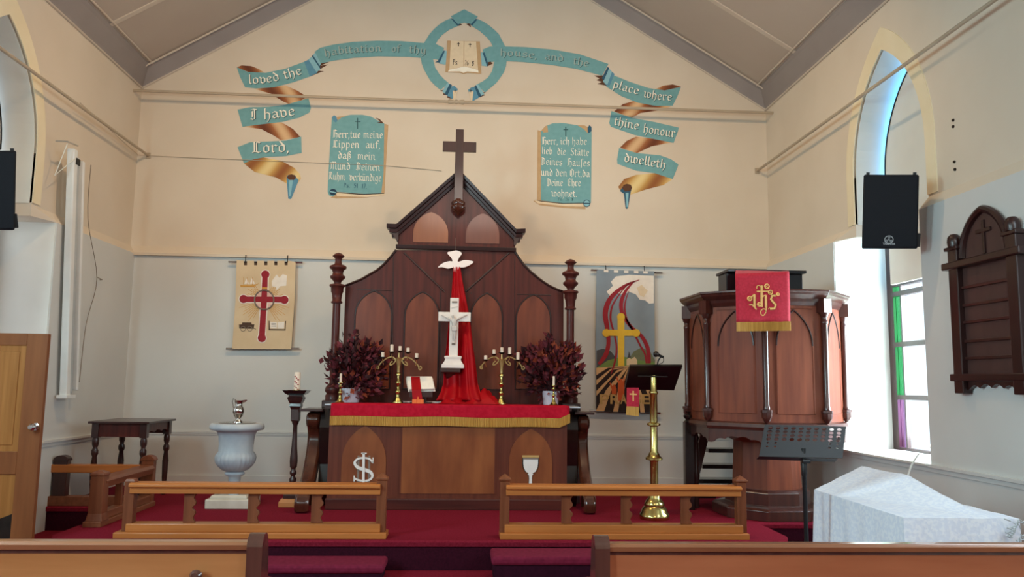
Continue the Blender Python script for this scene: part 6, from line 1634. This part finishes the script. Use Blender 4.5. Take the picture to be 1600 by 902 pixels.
loc = lambda a, b: E0 + ex * a + ez * b
MB().tube([loc(.034 * math.cos(2 * PI * i / 24), .034 * math.sin(2 * PI * i / 24)) for i in range(24)], .0035, 6, closed=True).build('emblem_ring', 'screengrey', t, smooth=True)
em = MB()
for k in range(3):
    a_ = PI / 2 + k * 2 * PI / 3
    d = Vector((math.cos(a_), math.sin(a_))); n = Vector((-d.y, d.x))
    em.tube([loc(*(-d * .006)), loc(*(d * .031))], .0028, 5)
    for s_ in (-1, 1):
        em.tube([loc(*(n * s_ * .008 + d * .012)), loc(*(n * s_ * .009 + d * .027))], .002, 5)
em.build('emblem_forks', 'screengrey', t)
me = textmesh('YAMAHA', .024, 0.0006)
mb = MB(); L0_ = onsp(1389, 382.5, .0145)
mm_ = Matrix((ex, ez, -nd)).transposed().to_4x4(); mm_.translation = L0_
merge(mb, me, mm_); mb.build('lettering', 'screengrey', t)
speaker('black loudspeaker at the left edge, before the left window', -62, 235, 26, 360.5, ysp, -1)

# ================================================================== MEMORIAL BOARD ON THE RIGHT WALL
xb_ = XL
yc0, yc1 = 5.55, 6.37; ymid = 5.96
t = thing('memorial_board', 'dark wooden gothic board with cross and slatted panels on the right wall', 'board', (xb_ - .03, ymid, 1.58))
MB().box(xb_ - .035, xb_ - .003, 5.60, 6.32, 1.68, 2.66).build('back_board', 'boardwood', t)
for y in (6.31, 5.60):
    mb = MB(); mb.box(xb_ - .085, xb_ - .002, y - .06, y + .06, 1.57, 2.80); mb.build('post', 'mahline', t, bevel=.008)
    mb = MB(); mb.box(xb_ - .10, xb_ - .002, y - .085, y + .085, 2.76, 2.79); mb.build('post_collar', 'mahline', t, bevel=.006)
    MB().lathe([(0, 2.79), (.05, 2.79), (.056, 2.83), (.05, 2.87), (.03, 2.895), (0, 2.90)], xb_ - .056, y, 14).build('finial', 'mahline', t, smooth=True)
for z0_, z1_, dp, ex_ in ((2.60, 2.66, .11, .10), (1.67, 1.73, .09, .09)):
    MB().box(xb_ - dp, xb_ - .003, 5.60 - ex_ - .02, 6.31 + ex_ + .02, z0_, z1_).build('cross_rail', 'mahline', t, bevel=.01)
for f_ in (.2, .36, .51, .68, .83):
    z = 2.62 - .92 * f_
    MB().box(xb_ - .055, xb_ - .03, 5.66, 6.25, z - .012, z + .012).build('slat', 'mahdark', t, bevel=.003)
ga = gothic(5.68, 6.24, 2.66, 2.68, 3.04, 14)
MB().prism(ga, 'yz', xb_ - .03, xb_ - .004).build('arch_panel', 'boardwood', t)
MB().tube([(xb_ - .035, y, z) for y, z in ga[1:-1]], .032, 8).build('arch_frame', 'mahline', t, smooth=True)
cxr = MB(); cxr.box(xb_ - .045, xb_ - .028, 5.945, 5.975, 2.68, 2.95); co_ = cxr.build('cross', 'mahline', t, bevel=.003)
MB().box(xb_ - .046, xb_ - .028, 5.87, 6.05, 2.85, 2.88).build('cross_arm', 'mahline', co_, bevel=.003)
sc = [(5.68, 1.68), (5.68, 1.60)]
for i in range(25):
    s = i / 24; sc.append((5.68 + .56 * s, 1.60 + .03 * abs(math.sin(PI * 4 * s)) + .02 * math.sin(PI * s)))
sc += [(6.24, 1.60), (6.24, 1.68)]
MB().prism(sc, 'yz', xb_ - .045, xb_ - .015).build('scalloped_apron', 'mahdark', t)
# bolts left in the wall above
for i, (x, y, nm) in enumerate(((1490, 188, 'topmost of the four'), (1490, 198, 'second from top of the four'), (1492, 253, 'third from top of the four'), (1493, 265, 'lowest of the four'))):
    p = PX(x, y, HW)
    mb = MB(); mb.lathe([(0, 0), (.014, 0), (.012, .012), (0, .016)], 0, 0, 10)
    for v in mb.bm.verts: v.co = Vector((HW - .0005 - v.co.z, p.y + v.co.x, p.z + v.co.y))
    tag(mb.build('wall_bolt', 'darkmetal'), 'small dark bolt in the right wall, ' + nm, 'bolt', 'bolts in the right wall')

# ================================================================== ROLLED PROJECTION SCREEN ON THE LEFT WALL
t = thing('projection_screen', 'tall white rolled projection screen case hung upright on the left wall', 'screen', (-4.15, 8.85, 1.4))
za_, zb_ = 4.06, 1.40
def slim(y0a, y0b, w_, x0_, x1_, nm, mat, z0=zb_, z1=za_):
    return MB().loft([[(x0_, y - w_ / 2, z), (x1_, y - w_ / 2, z), (x1_, y + w_ / 2, z), (x0_, y + w_ / 2, z)] for y, z in ((y0b, z0), (y0a, z1))]).build(nm, mat, t, bevel=.012)
slim(8.62, 8.88, .085, -4.21, -4.13, 'case', 'screen')
slim(8.72, 8.98, .07, -4.20, -4.15, 'fabric_roll', 'screengrey', zb_ + .03, za_ - .06)
slim(8.82, 9.08, .045, -4.20, -4.13, 'bottom_bar', 'screen', zb_ + .06, za_ - .08)
MB().box(-4.22, -4.11, 8.80, 9.0, zb_ - .02, zb_ + .015).build('end_cap', 'screen', t, bevel=.004)
MB().box(-4.135, -4.125, 8.63, 8.665, 3.9, 3.97).build('label_patch', 'black', t)
MB().box(-4.155, -4.145, 8.70, 8.76, 3.91, 3.98).build('label_patch', 'black', t)
MB().tube([(-4.24, 8.40, 4.08), (-4.12, 8.40, 4.08), (-4.12, 8.62, 4.10)], .010, 6).build('hanging_bracket', 'chrome', t)
tag(MB().tube([(-4.13, 8.42, 4.06), (-4.2, 8.36, 3.7), (-4.13, 8.6, 3.95)], .005, 5).build('strap', 'cord'), 'thin loop of tape hanging at the top of the projection screen', 'strap')
p = PX(150, 435, -XL + .02)
tag(MB().tube(smoothpts([(-4.12, 8.95, 3.98), (-4.2, 9.15, 3.4), (-4.22, p.y, p.z), (-4.2, 9.3, 2.2), (-4.14, 9.12, 1.55)], 5), .004, 5).build('pull_cord', 'greycord'), 'thin pull cord hanging beside the projection screen', 'cord')
MB().tube([(-XL - .0, p.y + .16, p.z - .01), (-4.22, p.y + .10, p.z), (-4.22, p.y - .06, p.z - .03)], .006, 5)
mb = MB(); mb.tube([(-XL + .001, p.y + .14, p.z), (-4.21, p.y + .12, p.z), (-4.21, p.y - .02, p.z + .01)], .005, 5); tag(mb.build('cord_hook', 'greycord'), 'small wire hook on the left wall holding the pull cord', 'hook')
